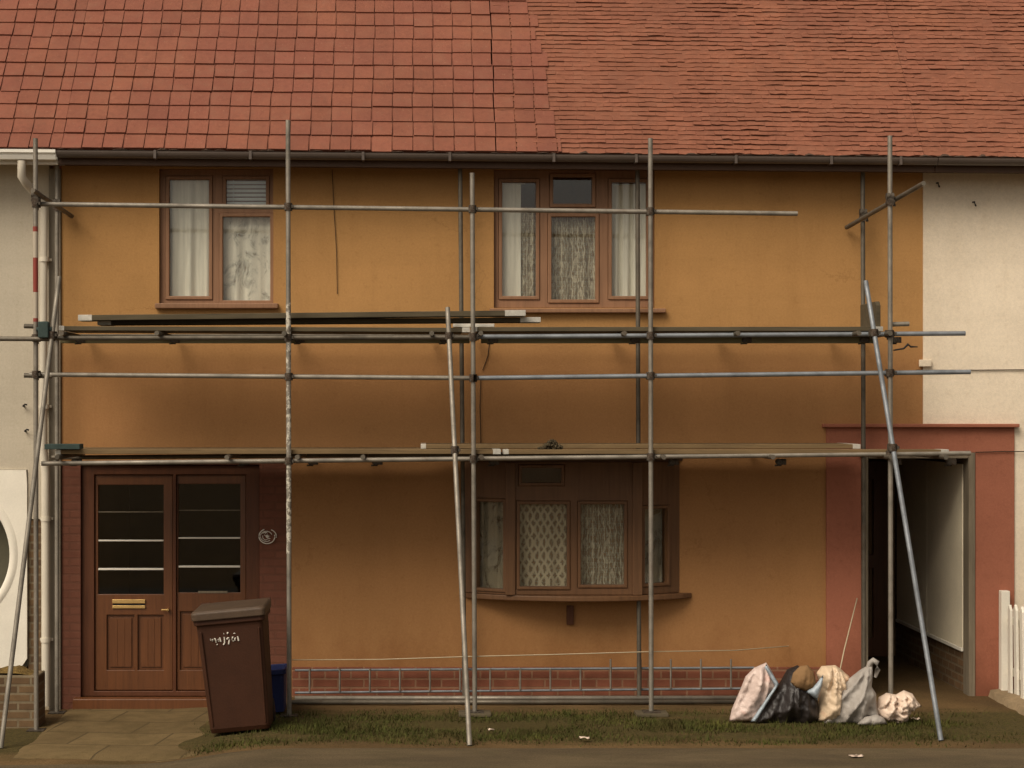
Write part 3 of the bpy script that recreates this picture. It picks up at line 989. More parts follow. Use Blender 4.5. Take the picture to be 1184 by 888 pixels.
for m in bow_rims: m.build('casement', M['timber_bow'], bow, 0.006)
bow_panes.build('pane', M['glass'], bow)
b = MB()
out = []
x0, x1 = X(538, -.05), X(800, -.05)
for i in range(25):
    s = i / 24
    out.append((x0 + (x1 - x0) * s, -0.02 - 0.36 * math.sin(math.pi * s) ** 0.75))
b.prism([(x1, -0.001)] + [(x0, -0.001)] + out, zb0 - 0.05, zb0 - 0.002)
b.build('sill', M['timber_bow'], bow, 0.008)
b = MB()
b.prism([(pR.x + .03, -0.001), (pL.x - .03, -0.001), (pC0.x - .02, yb - .04), (pC1.x + .02, yb - .04)], zb1 + .002, zb1 + 0.05)
b.build('bow_roof', M['fascia'], bow, 0.006)
b = MB()
b.box(X(655), X(663), -0.035, 0, Z(722), Z(700))
b.build('bracket', M['door_frame'], bow, 0.004)
lab = ['plain grey net curtain in the left side pane of the bow window', 'diamond patterned lace curtain in the left middle pane of the bow window',
       'striped lace curtain in the right middle pane of the bow window', 'faded net curtain in the right side pane of the bow window']
k = 0
for fi, (xf, L, gls) in enumerate(facets):
    for gi, g in enumerate(gls):
        if gi == 2: continue
        mt = [M['net_grey'], M['lace_diamond'], M['lace_vertical'], M['net_grey']][k]
        curtain('lace_curtain' if k in (1, 2) else 'curtain', g[0] - .03, g[1] + .03, g[2] - .03, g[3] + .03, 0.11, 0.010, 2.6, mt, lab[k], group=CG, seed=20 + k, xf=xf)
        k += 1

# front door: leaf, side panel and frame
yD = 0.10
fr = (X(93), X(300), Z(806), Z(538))
leaf = pr(108, 549, 199, 800)
side = pr(203, 549, 284, 800)
b = MB()
b.panel(fr[0] + .001, fr[1] - .001, fr[2], fr[3] - .002, 0.05, 0.17, [leaf, side])
b.build('door_frame', M['door_frame'], house, 0.006)
b = MB()
b.box(X(86), X(302), -0.10, 0.05, Z(806) - 0.14, Z(806) - .002)
b.build('threshold', M['door'], house, 0.01)
def leaf_mesh(r, gl, panels, name):
    b = MB()
    b.panel(r[0] + .004, r[1] - .004, r[2] + .006, r[3] - .004, 0.075, 0.12, [gl] + panels)
    o = b.build(name, M['door'], house, 0.005)
    for p in panels:
        b = MB()
        b.box(p[0] + .001, p[1] - .001, 0.098, 0.11, p[2] + .001, p[3] - .001)
        m_ = 0.028
        b.box(p[0] + m_, p[1] - m_, 0.086, 0.0979, p[2] + m_, p[3] - m_)
        n = 3
        for i in range(1, n):                                # shallow grooves between the planks of the panel
            xg = p[0] + m_ + (p[1] - p[0] - 2 * m_) * i / n
            b.box(xg - .004, xg + .004, 0.083, 0.0859, p[2] + m_ + .01, p[3] - m_ - .01)
        b.build('door_panel', M['door'], o, 0.004)
    b = MB()
    b.box(gl[0] - .01, gl[1] + .01, 0.095, 0.101, gl[2] - .01, gl[3] + .01)
    b.build('pane', M['glass_dark'], o)
    return o
gA = pr(112, 561, 188, 688)
leafo = leaf_mesh(leaf, gA, [pr(122, 712, 154, 776), pr(158, 712, 188, 776)], 'door')
gB = pr(205, 560, 277, 686)
sideo = leaf_mesh(side, gB, [pr(207, 708, 240, 776), pr(244, 708, 276, 776)], 'side_panel')
for par, g, rows in ((leafo, gA, (592, 625, 658)), (sideo, gB, (590, 622, 655))):
    for i, q in enumerate(rows):
        z = Z(q, .08)
        th = (0.004, 0.007, 0.009)[i]
        b = MB()
        b.box(g[0] + .001, g[1] - .001, 0.072, 0.0945, z - th, z + th)
        b.build('glazing_bar', M['white_metal'] if i else M['grey_timber'], par, 0.002)
b = MB()
lx0, lx1 = X(130, .07), X(168, .07)
b.box(lx0, lx1, 0.058, 0.0745, Z(697.6, .07), Z(693, .07))
b.box(lx0, lx1, 0.060, 0.0745, Z(703.4, .07), Z(700, .07))
b.mi = 1
b.box(lx0 + .004, lx1 - .004, 0.068, 0.0744, Z(701, .07), Z(696, .07))
b.build('letterbox', [M['brass'], M['black']], leafo, 0.003)
b = MB()
b.box(X(229, .07), X(263, .07), 0.07, 0.0945, Z(686, .07), Z(683.5, .07))
b.build('glazing_clip', M['grey_timber'], sideo, 0.002)
b = MB()
b.tube((X(194, .05), 0.03, Z(705, .05)), (X(194, .05), 0.075, Z(705, .05)), 0.012)
b.tube((X(194, .05), 0.032, Z(705, .05)), (X(187, .05), 0.032, Z(705, .05)), 0.009)
b.build('handle', M['brass'], leafo)
# dark hall behind the door so that the panes look into a room
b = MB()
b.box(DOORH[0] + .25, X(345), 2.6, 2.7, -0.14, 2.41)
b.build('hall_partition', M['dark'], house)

# round wrought number plate beside the door
c0 = P(309, 620, 0)
b = MB()
sc = 9.5 / 124.3
ring = [c0 + Vector((sc * (1.0 - 0.02 * i / 8) * math.cos(a), -0.018, sc * 0.88 * math.sin(a))) for i in range(26) for a in [R(110 + i * 10.5)]]
b.path(ring, 0.0055, 6)
ring = [c0 + Vector((0.1 * sc + sc * 1.02 * math.cos(a), -0.016, sc * 0.86 * math.sin(a))) for i in range(11) for a in [R(-12 + i * 8)]]
b.path(ring, 0.005, 6)
inner = [c0 + Vector((-0.1 * sc + sc * 0.72 * math.cos(a), -0.016, sc * 0.62 * math.sin(a))) for i in range(24) for a in [R(20 + i * 12.5)]]
b.path(inner, 0.0035, 6)
for pts in ([(-.55, .1), (-.5, -.25), (-.2, -.45), (.1, -.3), (.4, -.25)], [(-.2, .4), (-.35, .15), (-.1, 0), (.1, .2), (0, .4)], [(.25, .15), (.35, 0), (.2, -.1), (.1, .05)], [(-.55, .35), (-.3, .5), (0, .45)]):
    b.path([c0 + Vector((x * sc, -0.016, z * sc)) for x, z in pts], 0.0035, 6)
b.tube(c0 + Vector((0, -.012, 0)), c0 + Vector((0, 0.004, 0)), sc * 0.2, 10)
b.build('number_plate', M['white_metal'], house)

# a cable and a crack running down the render
b = MB()
pts = [P(384, 196, -.012), P(386, 240, -.012), P(389, 290, -.012), P(390, 340, -.012)]
b.path(pts, 0.0032, 6)
b.build('cable', M['cable'], house)
b = MB()
b.path([P(566, 395, -.01), P(564, 412, -.01), P(558, 428, -.01)], 0.004, 6)
b.build('cable', M['cable'], house)
b = MB()
b.path([P(556, 436, -.01), P(555, 470, -.01), P(556, 515, -.01)], 0.004, 6)
b.build('cable', M['cable'], house)

# ------------------------------------------------------------------ neighbours
b = MB()
rw = (X(-175), X(32), Z(775), Z(543))
b.panel(-9, X(57) - .001, GND, zTop, 0.0, WT, [rw, (X(26), X(48), GND, Z(600))])
b.build('wall', M['cream_left'], lhouse)
b = MB()
b.box(-9, X(57), 6, 6.2, GND, zTop)
b.build('rear_wall', M['cream_left'], lhouse)
b = MB()
b.box(X(32) + .002, X(48), 0.02, WT, GND, Z(600) - .002)
b.build('brick_pier', M['old_brick'], lhouse, 0.004)
# round window in a white panel
b = MB()
cxw, czw, rr = X(-67), Z(641), 79 / 124.3
N = 64
def ringpt(r, i): return (cxw + r * math.cos(2 * math.pi * i / N), czw + r * math.sin(2 * math.pi * i / N))
outer = []
for i in range(N):
    a = 2 * math.pi * i / N
    dx, dz = math.cos(a), math.sin(a)
    lim = []
    if dx > 1e-6: lim.append((rw[1] - .003 - cxw) / dx)
    if dx < -1e-6: lim.append((rw[0] - cxw) / dx)
    if dz > 1e-6: lim.append((rw[3] - .003 - czw) / dz)
    if dz < -1e-6: lim.append((rw[2] - czw) / dz)
    k = min(lim)
    outer.append((cxw + dx * k, czw + dz * k))
vs, fs = [], []
for i in range(N):
    q = ringpt(rr, i)
    vs += [(outer[i][0], -0.02, outer[i][1]), (q[0], -0.02, q[1]), (q[0], 0.12, q[1]), (outer[i][0], 0.12, outer[i][1])]
for i in range(N):
    j = (i + 1) % N
    for k in range(4):
        fs.append((i * 4 + k, i * 4 + (k + 1) % 4, j * 4 + (k + 1) % 4, j * 4 + k))
b.add(vs, fs)
rwin = b.build('window', M['white_paint'], lhouse)
rwin['label'] = 'large round window set in a white panel'
b = MB()
vs, fs = [], []
prof = [(rr - .004, -0.018), (rr + .008, -0.034), (rr + .05, -0.034), (rr + .075, -0.0195)]
for i in range(N):
    for r_, y in prof:
        q = ringpt(r_, i)
        vs.append((q[0], y, q[1]))
for i in range(N):
    j = (i + 1) % N
    for k in range(3):
        fs.append((i * 4 + k, i * 4 + k + 1, j * 4 + k + 1, j * 4 + k))
b.add(vs, fs, True)
b.build('frame', M['white_paint'], rwin)
b = MB()
b.add([(ringpt(rr + .01, i)[0], 0.07, ringpt(rr + .01, i)[1]) for i in range(N)], [tuple(range(N))])
b.build('pane', M['glass_dark'], rwin)
b = MB()
b.box(rw[0] - .3, rw[1] + .01, 0.45, 0.5, rw[2] - .2, rw[3] + .2)
b.build('room_partition', M['grey_strip'], lhouse)  # added grey sheet close behind the round pane, stands in for its reflection
b = MB()
for px, py in ((28, 470), (30, 499)):
    p = P(px, py, 0)
    b = MB()
    b.path([p + Vector((0, .01, 0)), p + Vector((0, -.05, 0.005)), p + Vector((.02, -.06, 0.02)), p + Vector((.035, -.05, .015))], 0.009, 6)
    b.build('wall_hook', M['black'], lhouse)
# downpipe
b = MB()
dp = [P(25, 186, -.42), P(25, 204, -.42), P(30, 212, -.36), P(44, 226, -.14), P(50, 236, -.1), P(50, 520, -.1), P(52.5, 545, -.1), Vector((X(53, -.1), -.1, -0.08))]
b.path(dp, 0.039, 14)
for py in (300, 470, 600, 740):
    p = P(51 if py < 530 else 52.8, py, -.1)
    b.tube(p + Vector((0, 0, -.02)), p + Vector((0, 0, .02)), 0.046, 14)
    b.box(p.x - .06, p.x + .06, -.06, 0.002, p.z - .012, p.z + .012)
b.build('downpipe', M['pipe'], lhouse)

b = MB()
b.panel(xR + .001, 10, GND, zTop, -0.008, WT, [(xR, X(1172) + .001, GND, Z(493) + .001)])
b.build('wall', M['cream_right'], rhouse)
b = MB()
b.box(xR + .002, 10, 6, 6.2, GND, zTop)
b.build('rear_wall', M['cream_right'], rhouse)
b = MB()
for px, py in ((1083, 214), (1125, 236)):
    p = P(px, py, -.01)
    b = MB()
    b.path([p + Vector((0, .02, .02)), p + Vector((0, -.05, 0.015)), p + Vector((.005, -.06, -0.015)), p + Vector((.015, -.04, -.02))], 0.008, 6)
    b.build('wall_hook', M['black'], rhouse)
b = MB()
b.path([P(1060, 428, -.03), P(1120, 428, -.02), P(1184, 427.5, -.02), P(1300, 427, -.02)], 0.005, 6)
b.build('cable', M['cable'], rhouse)
b = MB()
b.path([P(1128, 523, -.04), P(1160, 522, -.04), P(1184, 522, -.04), P(1300, 522, -.04)], 0.005, 6)
b.build('cable', M['cable'], rhouse)
b = MB()
b.box(X(1062), X(1076), -0.04, -0.0085, Z(424), Z(416))
b.build('vent_cover', M['cream_right'], rhouse, 0.005)

# low brick garden wall at the left
gw = thing('garden_wall', 'low old brown brick garden wall topped with mossy rubble at the left', 'wall', (X(10, -.9), -0.9, -0.13))
b = MB()
b.box(-8, X(45, -1.0), -1.05, -0.70, -0.4, 0.33)
b.build('brickwork', M['old_brick'], gw, 0.012)
b = MB()
rnd = random.Random(5)
nx = 60
vs = []
x0, x1 = -6, X(36, -1.0)
for j in range(7):
    for i in range(nx + 1):
        x = x0 + (x1 - x0) * i / nx
        s = j / 6
        vs.append((x, -1.04 + 0.33 * s, 0.325 + 0.09 * math.sin(math.pi * (0.12 + 0.76 * s)) * (0.6 + 0.9 * noise.noise(Vector((x * 6, s * 3, 1)))) * (1 - sst(x1 - .15, x1 + .02, x)) + 0.004))
b.add(vs, [(j * (nx + 1) + i, j * (nx + 1) + i + 1, (j + 1) * (nx + 1) + i + 1, (j + 1) * (nx + 1) + i) for j in range(6) for i in range(nx)], True)
b.build('mossy_top', M['moss_top'], gw)

# white picket fence at the right, standing out from the wall
pf = thing('picket_fence', 'white picket fence standing out from the wall at the right edge', 'fence', (5.42, -0.1, 0))
fx = 5.40
b = MB()
b.box(fx - .03, fx + .05, -0.12, -0.03, -0.1, Z(682))
b.build('post', M['white_paint'], pf, 0.006)
for z in (0.25, 0.72):
    b = MB()
    b.box(fx + .03, fx + .06, -3.4, -0.121, z - .035, z + .035)
    b.build('rail', M['white_paint'], pf, 0.004)
rnd = random.Random(9)
for i in range(16):
    y = -0.26 - i * 0.19
    h = 0.88 + rnd.uniform(-.03, .02)
    tl = rnd.uniform(-.012, .012)
    x = fx + 0.002 + rnd.uniform(-.004, .004)
    b = MB()
    wd = 0.042
    vs = []
    for xx in (x, x + .024):
        vs += [(xx, y - wd, 0.03), (xx, y + wd, 0.03), (xx + tl, y + wd, h - .05), (xx + tl, y, h), (xx + tl, y - wd, h - .05)]
    b.add(vs, [(0, 1, 2, 3, 4), (9, 8, 7, 6, 5)] + [(k, 5 + k, 5 + (k + 1) % 5, (k + 1) % 5) for k in range(5)])
    b.build('picket', M['white_paint'], pf, 0.003)
b = MB()
vs = []
nn = 40
for j in range(nn + 1):
    y = -3.4 + 3.35 * j / nn
    for k, (dx, dz) in enumerate([(-.16, -.05), (-.13, .05), (-.02, .075), (.12, .06), (.16, -.05)]):
        q = noise.noise(Vector((y * 5, k * 1.3, 2)))
        vs.append((fx + dx + q * .04, y, dz + q * .025))
b.add(vs, [(j * 5 + k, j * 5 + k + 1, (j + 1) * 5 + k + 1, (j + 1) * 5 + k) for j in range(nn) for k in range(4)], True)
tag(b.build('stone_edging', M['stone'], None, origin=(fx, -.1, 0)), 'rough pale stone edging under the white picket fence', 'edging')

# ------------------------------------------------------------------ scaffolding
sc_ = thing('scaffold', 'galvanised tube scaffold with two board decks across the ochre house front', 'scaffold', (0.6, -0.7, 0))
RT = 0.0208
YF, YBK = -1.20, -0.20
YL = YF + 0.05                                              # ledgers run just inside the front uprights
def coupler_mesh():
    b = MB()
    b.tube((0, 0, -.032), (0, 0, .032), 0.034, 12)           # sleeve on the upright
    b.tube((-.032, .05, 0), (.032, .05, 0), 0.034, 12)       # sleeve on the crossing tube
    b.box(-.028, .028, .018, .034, -.026, .026)
    b.tube((.038, -.03, .0), (.038, .05, .0), 0.008, 8)
    b.box(.030, .048, -.034, -.018, -.012, .012)
    b.box(.026, .04, .0, .02, -.02, .02)
    b.tube((.0, .02, -.04), (.0, .085, -.04), 0.008, 8)
    b.box(-.010, .010, .078, .092, -.05, -.03)
    return b
CM = coupler_mesh().build('coupler', M['coupler'], sc_, 0.003)
CMESH = CM.data
COL.objects.unlink(CM)
bpy.data.objects.remove(CM)
def coupler(parent, p, rot=(0, 0, 0)):
    o = bpy.data.objects.new('coupler', CMESH)
    COL.objects.link(o)
    o.parent = parent
    p = Vector(p) + Vector((0, 0, 0)) - ORIG[parent.name] 
    # the shared mesh was built relative to the scaffold's origin
    m = Matrix.Translation(p) @ Matrix((Vector((1, 0, 0)), Vector((0, 1, 0)), Vector((0, 0, 1)))).to_4x4()
    from mathutils import Euler
    o.matrix_local = Matrix.Translation(p) @ Euler(rot).to_matrix().to_4x4() @ Matrix.Translation(ORIG[parent.name])
    return o
def pole(p0, p1, name='upright_pole', m='steel', r=RT, n=14):
    b = MB()
    p0, p1 = Vector(p0), Vector(p1)
    b.tube(p0, p1, r, n)
    return b.build(name, M[m], sc_)
def baseplate(par, x, y, sole=False):
    b = MB()
    z = GH(x, y) + 0.004
    if sole:
        b.box(x - .14, x + .14, y - .11, y + .11, z, z + .03)
        b.build('sole_board', M['board_dark'], par, 0.006)
        z += .031
    b = MB()
    b.box(x - .075, x + .075, y - .075, y + .075, z, z + .008)
    b.tube((x, y, z + .007), (x, y, z + .06), 0.018, 10)
    b.build('base_plate', M['coupler'], par, 0.003)

fronts = {}
for (pt, yt, pb, mt) in ((41, 160, 42, 'steel'), (333, 139, 334.5, 'steel'), (546, 200, 549, 'steel'), (752, 160, 753, 'steel'), (1029, 157, 1030, 'steel')):
    a = P(pt, yt, YF)
    xb = X(pb, YF)
    gz = GH(xb, YF)
    if pt == 333:
        zs1, zs2 = Z(350, YF), Z(640, YF)
        def at(z): 
            t = (a.z - z) / (a.z - gz)
            return Vector((a.x + (xb - a.x) * t, YF, z))
        o = pole(a, at(gz + .012))
        b = MB()
        b.tube(at(zs1), at(zs2), RT + 0.0012, 14)
        b.build('splashed_paint', M['steel_splat'], o)
    elif pt == 41:
        o = pole(a, (xb, YF, gz + .012), m=mt)
        b = MB()
        b.tube(P(41, 262, YF), P(41.3, 372, YF), RT + 0.0015, 14)
        b.build('striped_tape', M['stripe'], o)
    else:
        o = pole(a, (xb, YF, gz + .012), m=mt)
    baseplate(o, xb, YF, pt in (546, 752))
    fronts[pt] = (o, a, Vector((xb, YF, gz)))
for (pt, yt, pb, mt) in ((66, 176, 66, 'steel'), (532, 183, 537, 'steel_dark'), (737, 181, 739, 'steel_dark'), (997.5, 187, 999, 'steel_dark')):
    a = P(pt, yt, YBK)
    xb = X(pb, YBK)
    o = pole(a, (xb, YBK, GH(xb) + .012), m=mt)
    baseplate(o, xb, YBK)

def ledger(p0, p1, y=YL, m='steel', ups=(41, 333, 546, 752, 1029)):
    a, c = P(p0[0], p0[1], y), P(p1[0], p1[1], y)
    o = pole(a, c, 'ledger_pole', m)
    for k in ups:
        u, ua, ub = fronts[k]
        t0 = (ua.x - a.x) / (c.x - a.x)
        if not (-0.01 <= t0 <= 1.01): continue
        z = a.z + (c.z - a.z) * t0
        s = (ua.z - z) / (ua.z - ub.z)
        coupler(o, (ua.x + (ub.x - ua.x) * s, YF, z))
    return o
ledger((44, 236), (922, 247))
ledger((36, 391), (545.5, 390), m='steel_dark')
ledger((546.5, 389.5), (1116, 385.5), m='steel_blue')
ledger((34, 433), (546, 437.2))
ledger((546.5, 437.2), (1122, 430), m='steel_blue')
ledger((48, 536), (546, 530.5))
ledger((546.5, 530.3), (1122, 524))
ledger((-60, 391.5), (62, 392), y=YF - .05, m='steel_dark', ups=())
for q0, q1 in ((70, 543), (556, 1012)):
    b = MB()
    b.box(X(q0, -1.02), X(q1, -1.02), -1.045, -1.0, Z(397, -1.02), Z(387.5, -1.02))
    b.build('bearer', M['bearer'], sc_, 0.005)
pole(P(1031, 375, YL), P(1051, 374.5, YL), 'ledger_pole')
# inner ledgers near the wall
for q in ((60, 389), (1010, 387)), ((60, 529), (1060, 522)):
    a, c = P(q[0][0], q[0][1], YBK - .05), P(q[1][0], q[1][1], YBK - .05)
    pole(a, c, 'ledger_pole', 'steel_dark')
# cross poles under the decks
ZDU, ZDL = 3.345, 2.275                                     # underside of the boards of each deck
def ldz(z, x): return z
for zz, lst in ((ZDU, (75, 185, 330, 499, 555, 720, 850, 987, 1024)), (ZDL, (70, 265, 345, 420, 556, 765, 890, 1024, 1088))):
    for i, px in enumerate(lst):
        x = X(px, YL)
        yf = YF - 0.12 - (0.05 if i % 3 == 1 else 0)
        o = pole((x, yf, zz - RT - .002), (x + .01, -0.06, zz - RT - .002), 'cross_pole', 'steel_dark')
        coupler(o, (x, YL, zz - RT - .05), (0, 0, R(90))).scale = (.8, .8, .8)
# cross poles at the top lift
o = pole(P(1068, 212, -1.75), P(979, 263, -0.06), 'cross_pole', 'steel_dark')
coupler(o, P(1029, 234, YF), (R(90), 0, 0))
coupler(o, P(998, 252, YBK), (R(90), 0, 0))
o = pole(P(38, 220, -1.5), P(83, 250, -0.06), 'cross_pole', 'steel_dark')
coupler(o, P(41, 232, YF), (R(90), 0, 0))
coupler(o, P(66, 240, YBK), (R(90), 0, 0))
for py in (377, 434):
    o = pole(P(28, py, YF + .05), P(60, py + 1, YF + .05), 'ledger_pole', 'steel_dark')
# raking braces
def raker(pt, pb, yt, m):
    a = P(pt[0], pt[1], yt)
    k = (pb[1] - CY) / F
    d = 2300 * 2.69 / (pb[1] - CY)
    for _ in range(4):
        x = (pb[0] - CX) * d / F
        d = (ZC - GH(x, 0) - .005) * F / (pb[1] - CY)
    c = P(pb[0], pb[1], d - D0)
    o = pole(a, c, 'brace_pole', m)
    return o, a, c
o, a, c = raker((517.5, 356), (543, 862), YF - .03, 'steel')
coupler(o, a + (c - a) * 0.07, (0, 0, 0))
coupler(o, a + (c - a) * 0.345, (0, 0, 0))
o, a, c = raker((1001, 325), (1088, 856), YF - .05, 'steel_blue')
coupler(o, a + (c - a) * 0.12)
coupler(o, a + (c - a) * 0.38)
o, a, c = raker((68.5, 320), (1, 865), YF + .05, 'steel')
coupler(o, a + (c - a) * 0.13)

# scaffold boards
def board(name, length, m, bands=0.045):
    o = thing(name, None, 'scaffold board')
    b = MB()
    b.box(-length / 2, length / 2, -0.112, 0.112, 0, 0.038)
    b.build('plank', m, o, 0.004)
    if bands:
        for s in (-1, 1):
            b = MB()
            x = s * length / 2
            x0, x1 = sorted((x + s * .0015, x - s * (bands if s < 0 else bands * 1.5)))
            b.box(x0, x1, -0.1135, 0.1135, -0.0015, 0.0395)
            b.build('end_band', M['band'], o, 0.002)
    return o
def copy_thing(src):
    c = src.copy()
    COL.objects.link(c)
    for ch in src.children:
        k = ch.copy()
        COL.objects.link(k)
        k.parent = c
    return c
pA = board('scaffold_board', 3.58, M['board_dark'])
pB = board('scaffold_board', 3.88, M['board'])
pC = board('scaffold_board', 3.92, M['board_dark'], 0.12)
usedA, usedB, usedC = [], [], []
def put(proto, used, label, loc, rot=(0, 0, 0), group='boards of the scaffold decks'):
    o = proto if not used else copy_thing(proto)
    used.append(o)
    o['label'] = label
    o['group'] = group
    o.location = loc
    o.rotation_euler = rot
    return o
rnd = random.Random(4)
rowsU = ('front', 'middle', 'rear')
for i, nm in enumerate(rowsU):
    y = -1.052 + i * 0.229
    for s, side_ in ((0, 'left'), (1, 'right')):
        x = X(66, YF) + 1.80 + s * 3.60
        put(pA, usedA, f'dark weathered plank in the {nm} row of the upper deck, {side_} half', (x, y, ZDU + rnd.uniform(0, .003)), (0, R(0.25) if not s else R(-.05), rnd.uniform(-.002, .002)))
rowsL = ('front', 'second', 'third', 'rear')
for i, nm in enumerate(rowsL):
    y = -1.052 + i * 0.229
    for s, side_ in ((0, 'left'), (1, 'right')):
        lap = 0.72 if (s and i) else 0.0                    # behind the front row the right planks overlap the left ones and stop short of the passage
        x = X(62, YF) + 1.95 + s * 3.905 - lap
        put(pB, usedB, f'pale weathered plank in the {nm} row of the lower deck, {side_} half', (x, y, ZDL + rnd.uniform(0, .003) + (.0405 if lap else 0)), (0, 0, rnd.uniform(-.002, .002)))
zt = ZDU + .042
a, c = P(80, 364, -0.95), P(620, 358, -0.95)
mid = (a + c) / 2
put(pC, usedC, 'loose plank with bright metal ends lying uppermost on the upper deck at left', (mid.x, -0.95, zt + .078), (0, -math.atan2(c.z - a.z, c.x - a.x), R(.3)), 'loose boards on the upper deck').scale = (1, 1, 1.25)
a, c = P(70, 372, -0.8), P(643, 366, -0.8)
mid = (a + c) / 2
put(pC, usedC, 'loose plank under the uppermost one on the upper deck at left', (mid.x + .1, -0.80, zt + .037), (0, R(-0.35), R(-.6)), 'loose boards on the upper deck').scale = (1, 1, 1.1)
# short plank pieces
def off_cut(label, a, c, y, m, zc_, h=0.038, wd=0.2):
    b = MB()
    b.box(a, c, y - wd / 2, y + wd / 2, zc_, zc_ + h)
    return tag(b.build('board_offcut', m, None, 0.004, origin=((a + c) / 2, y, zc_)), label, 'board')
off_cut('short dull teal board end on the lower deck at the left post', X(49, -1.3), X(90, -1.3), -1.11, M['teal'], ZDL + .043, 0.045)
off_cut('short pale board end lying on the upper deck beside the sloping middle tube', X(524, -1.1), X(572, -1.1), -1.0, M['band'], ZDU + .041, .03, 0.12)
b = MB()
x = X(51, -1.2)
b.box(x - .03, x + .06, -1.33, -1.235, Z(391, -1.25), Z(372, -1.25))
b.tube((x - .05, -1.28, Z(381, -1.25)), (x + .08, -1.28, Z(381, -1.25)), 0.02, 10)
b.build('sleeve_coupler', M['teal'], sc_, 0.01)
# end toe board at the right end of the upper deck
b = MB()
x = X(1018, -1.2)
vs = [(-.50, 0.0), (-1.12, 0.0), (-1.12, .19), (-1.08, .225), (-.5, .225)]
n = len(vs)
b.add([(x - .02, y, ZDU + .04 + z) for y, z in vs] + [(x + .02, y, ZDU + .04 + z) for y, z in vs],
      [tuple(range(n)), tuple(range(2 * n - 1, n - 1, -1))] + [(i, n + i, n + (i + 1) % n, (i + 1) % n) for i in range(n)])
tag(b.build('toe_board', M['board_dark'], None, 0.004, origin=(x, -.8, ZDU + .04)), 'dark toe board set on edge across the right end of the upper deck', 'board')
# wire tie
b = MB()
b.path([P(1033, 405, YF), P(1045, 403, YF), P(1050, 398, YF), P(1053, 401, YF), P(1061, 401, YF)], [.007, .008, .012, .009, .005], 8)
b.build('wire_tie', M['black'], sc_)

# a heap of dark rubble on the lower deck
def blob(b, c, s, seed, sub=2, amp=0.25, fr=3.0):
    bm = bmesh.new()
    bmesh.ops.create_icosphere(bm, subdivisions=sub, radius=1)
    vs = []
    for v in bm.verts:
        k = 1 + amp * noise.noise(v.co * fr + Vector((seed * 7.1, seed * 3.3, 0)))
        vs.append((c[0] + v.co.x * s[0] * k, c[1] + v.co.y * s[1] * k, c[2] + v.co.z * s[2] * k))
    b.add(vs, [[v.index for v in f.verts] for f in bm.faces])
    bm.free()
b = MB()
rnd = random.Random(3)
zt2 = ZDL + .04
for i in range(90):
    dx = rnd.gauss(0, .05)
    top = max(0.004, .085 - abs(dx) * 0.9)
    blob(b, (X(638, -1.0) + dx, -1.0 + rnd.uniform(-.06, .06), zt2 + .006 + top * rnd.random()), [rnd.uniform(.008, .02) for _ in range(3)], i, 1, .7, 1.7)
tag(b.build('rubble_heap', M['rubble'], None, origin=(X(638, -1), -1, zt2)), 'small dark heap of rubble lying on the lower deck above the bow window', 'rubble')

# ------------------------------------------------------------------ things along the foot of the wall
# ladder lying on its side
ld = thing('ladder', 'long thin metal ladder lying on its side along the foot of the ochre wall', 'ladder', (X(600), -0.12, 0))
yl = -0.12
for q0, q1 in ((775, 772), (801, 796)):
    b = MB()
    b.tube(P(341, q0, yl), P(872, q1, yl), 0.011, 10)
    b.build('rail', M['steel_blue'], ld)
for i in range(15):
    px = 358 + i * 34.8
    b = MB()
    top = 762 if px > 690 else 773
    b.tube((X(px, yl - .012), yl - .012, Z(800 - (px - 341) * .009, yl)), (X(px, yl - .012), yl - .012, Z(top, yl)), 0.009, 8)
    b.build('rung', M['steel'], ld)
TG = 'spare tubes lying on the ground'
for lab_, (q0, q1), y, m in (('spare scaffold tube lying on the ground nearest the plinth', (341, 880), -0.34, 'steel'), ('dull spare scaffold tube lying on the ground nearest the grass', (336, 872), -0.58, 'steel_dark')):
    b = MB()
    pts = [P(q0, 0, y), P(q1, 0, y)]
    x0, x1 = pts[0].x, pts[1].x
    za, zb = GH(x0) + RT + .008, GH(x1) + RT + .008
    ins = 0.019
    n = 14
    vs = []
    for x, z in ((x0, za), (x1, zb)):
        for rr_ in (RT, ins):
            for i in range(n):
                a_ = 2 * math.pi * i / n
                vs.append((x, y + rr_ * math.cos(a_), z + rr_ * math.sin(a_)))
    fs = []
    for i in range(n):
        j = (i + 1) % n
        fs += [(i, j, 2 * n + j, 2 * n + i), (n + i, 3 * n + i, 3 * n + j, n + j), (i, n + i, n + j, j), (2 * n + i, 2 * n + j, 3 * n + j, 3 * n + i)]
    b.add(vs, fs, True)
    tag(b.build('scaffold_tube', M[m], None, origin=(x0, y, 0)), lab_, 'tube', TG)
b = MB()
b.path([P(336, 763, -1.16), P(440, 762.5, -1.17), P(546, 759, -1.17), P(650, 756.5, -1.17), P(752, 753.5, -1.16), P(850, 752, -.7), P(912, 747, -.02)], 0.0045, 6)
tag(b.build('cable', M['pale_cable'], None, origin=P(336, 763, -1.16)), 'thin pale cable strung low between the uprights in front of the wall', 'cable')

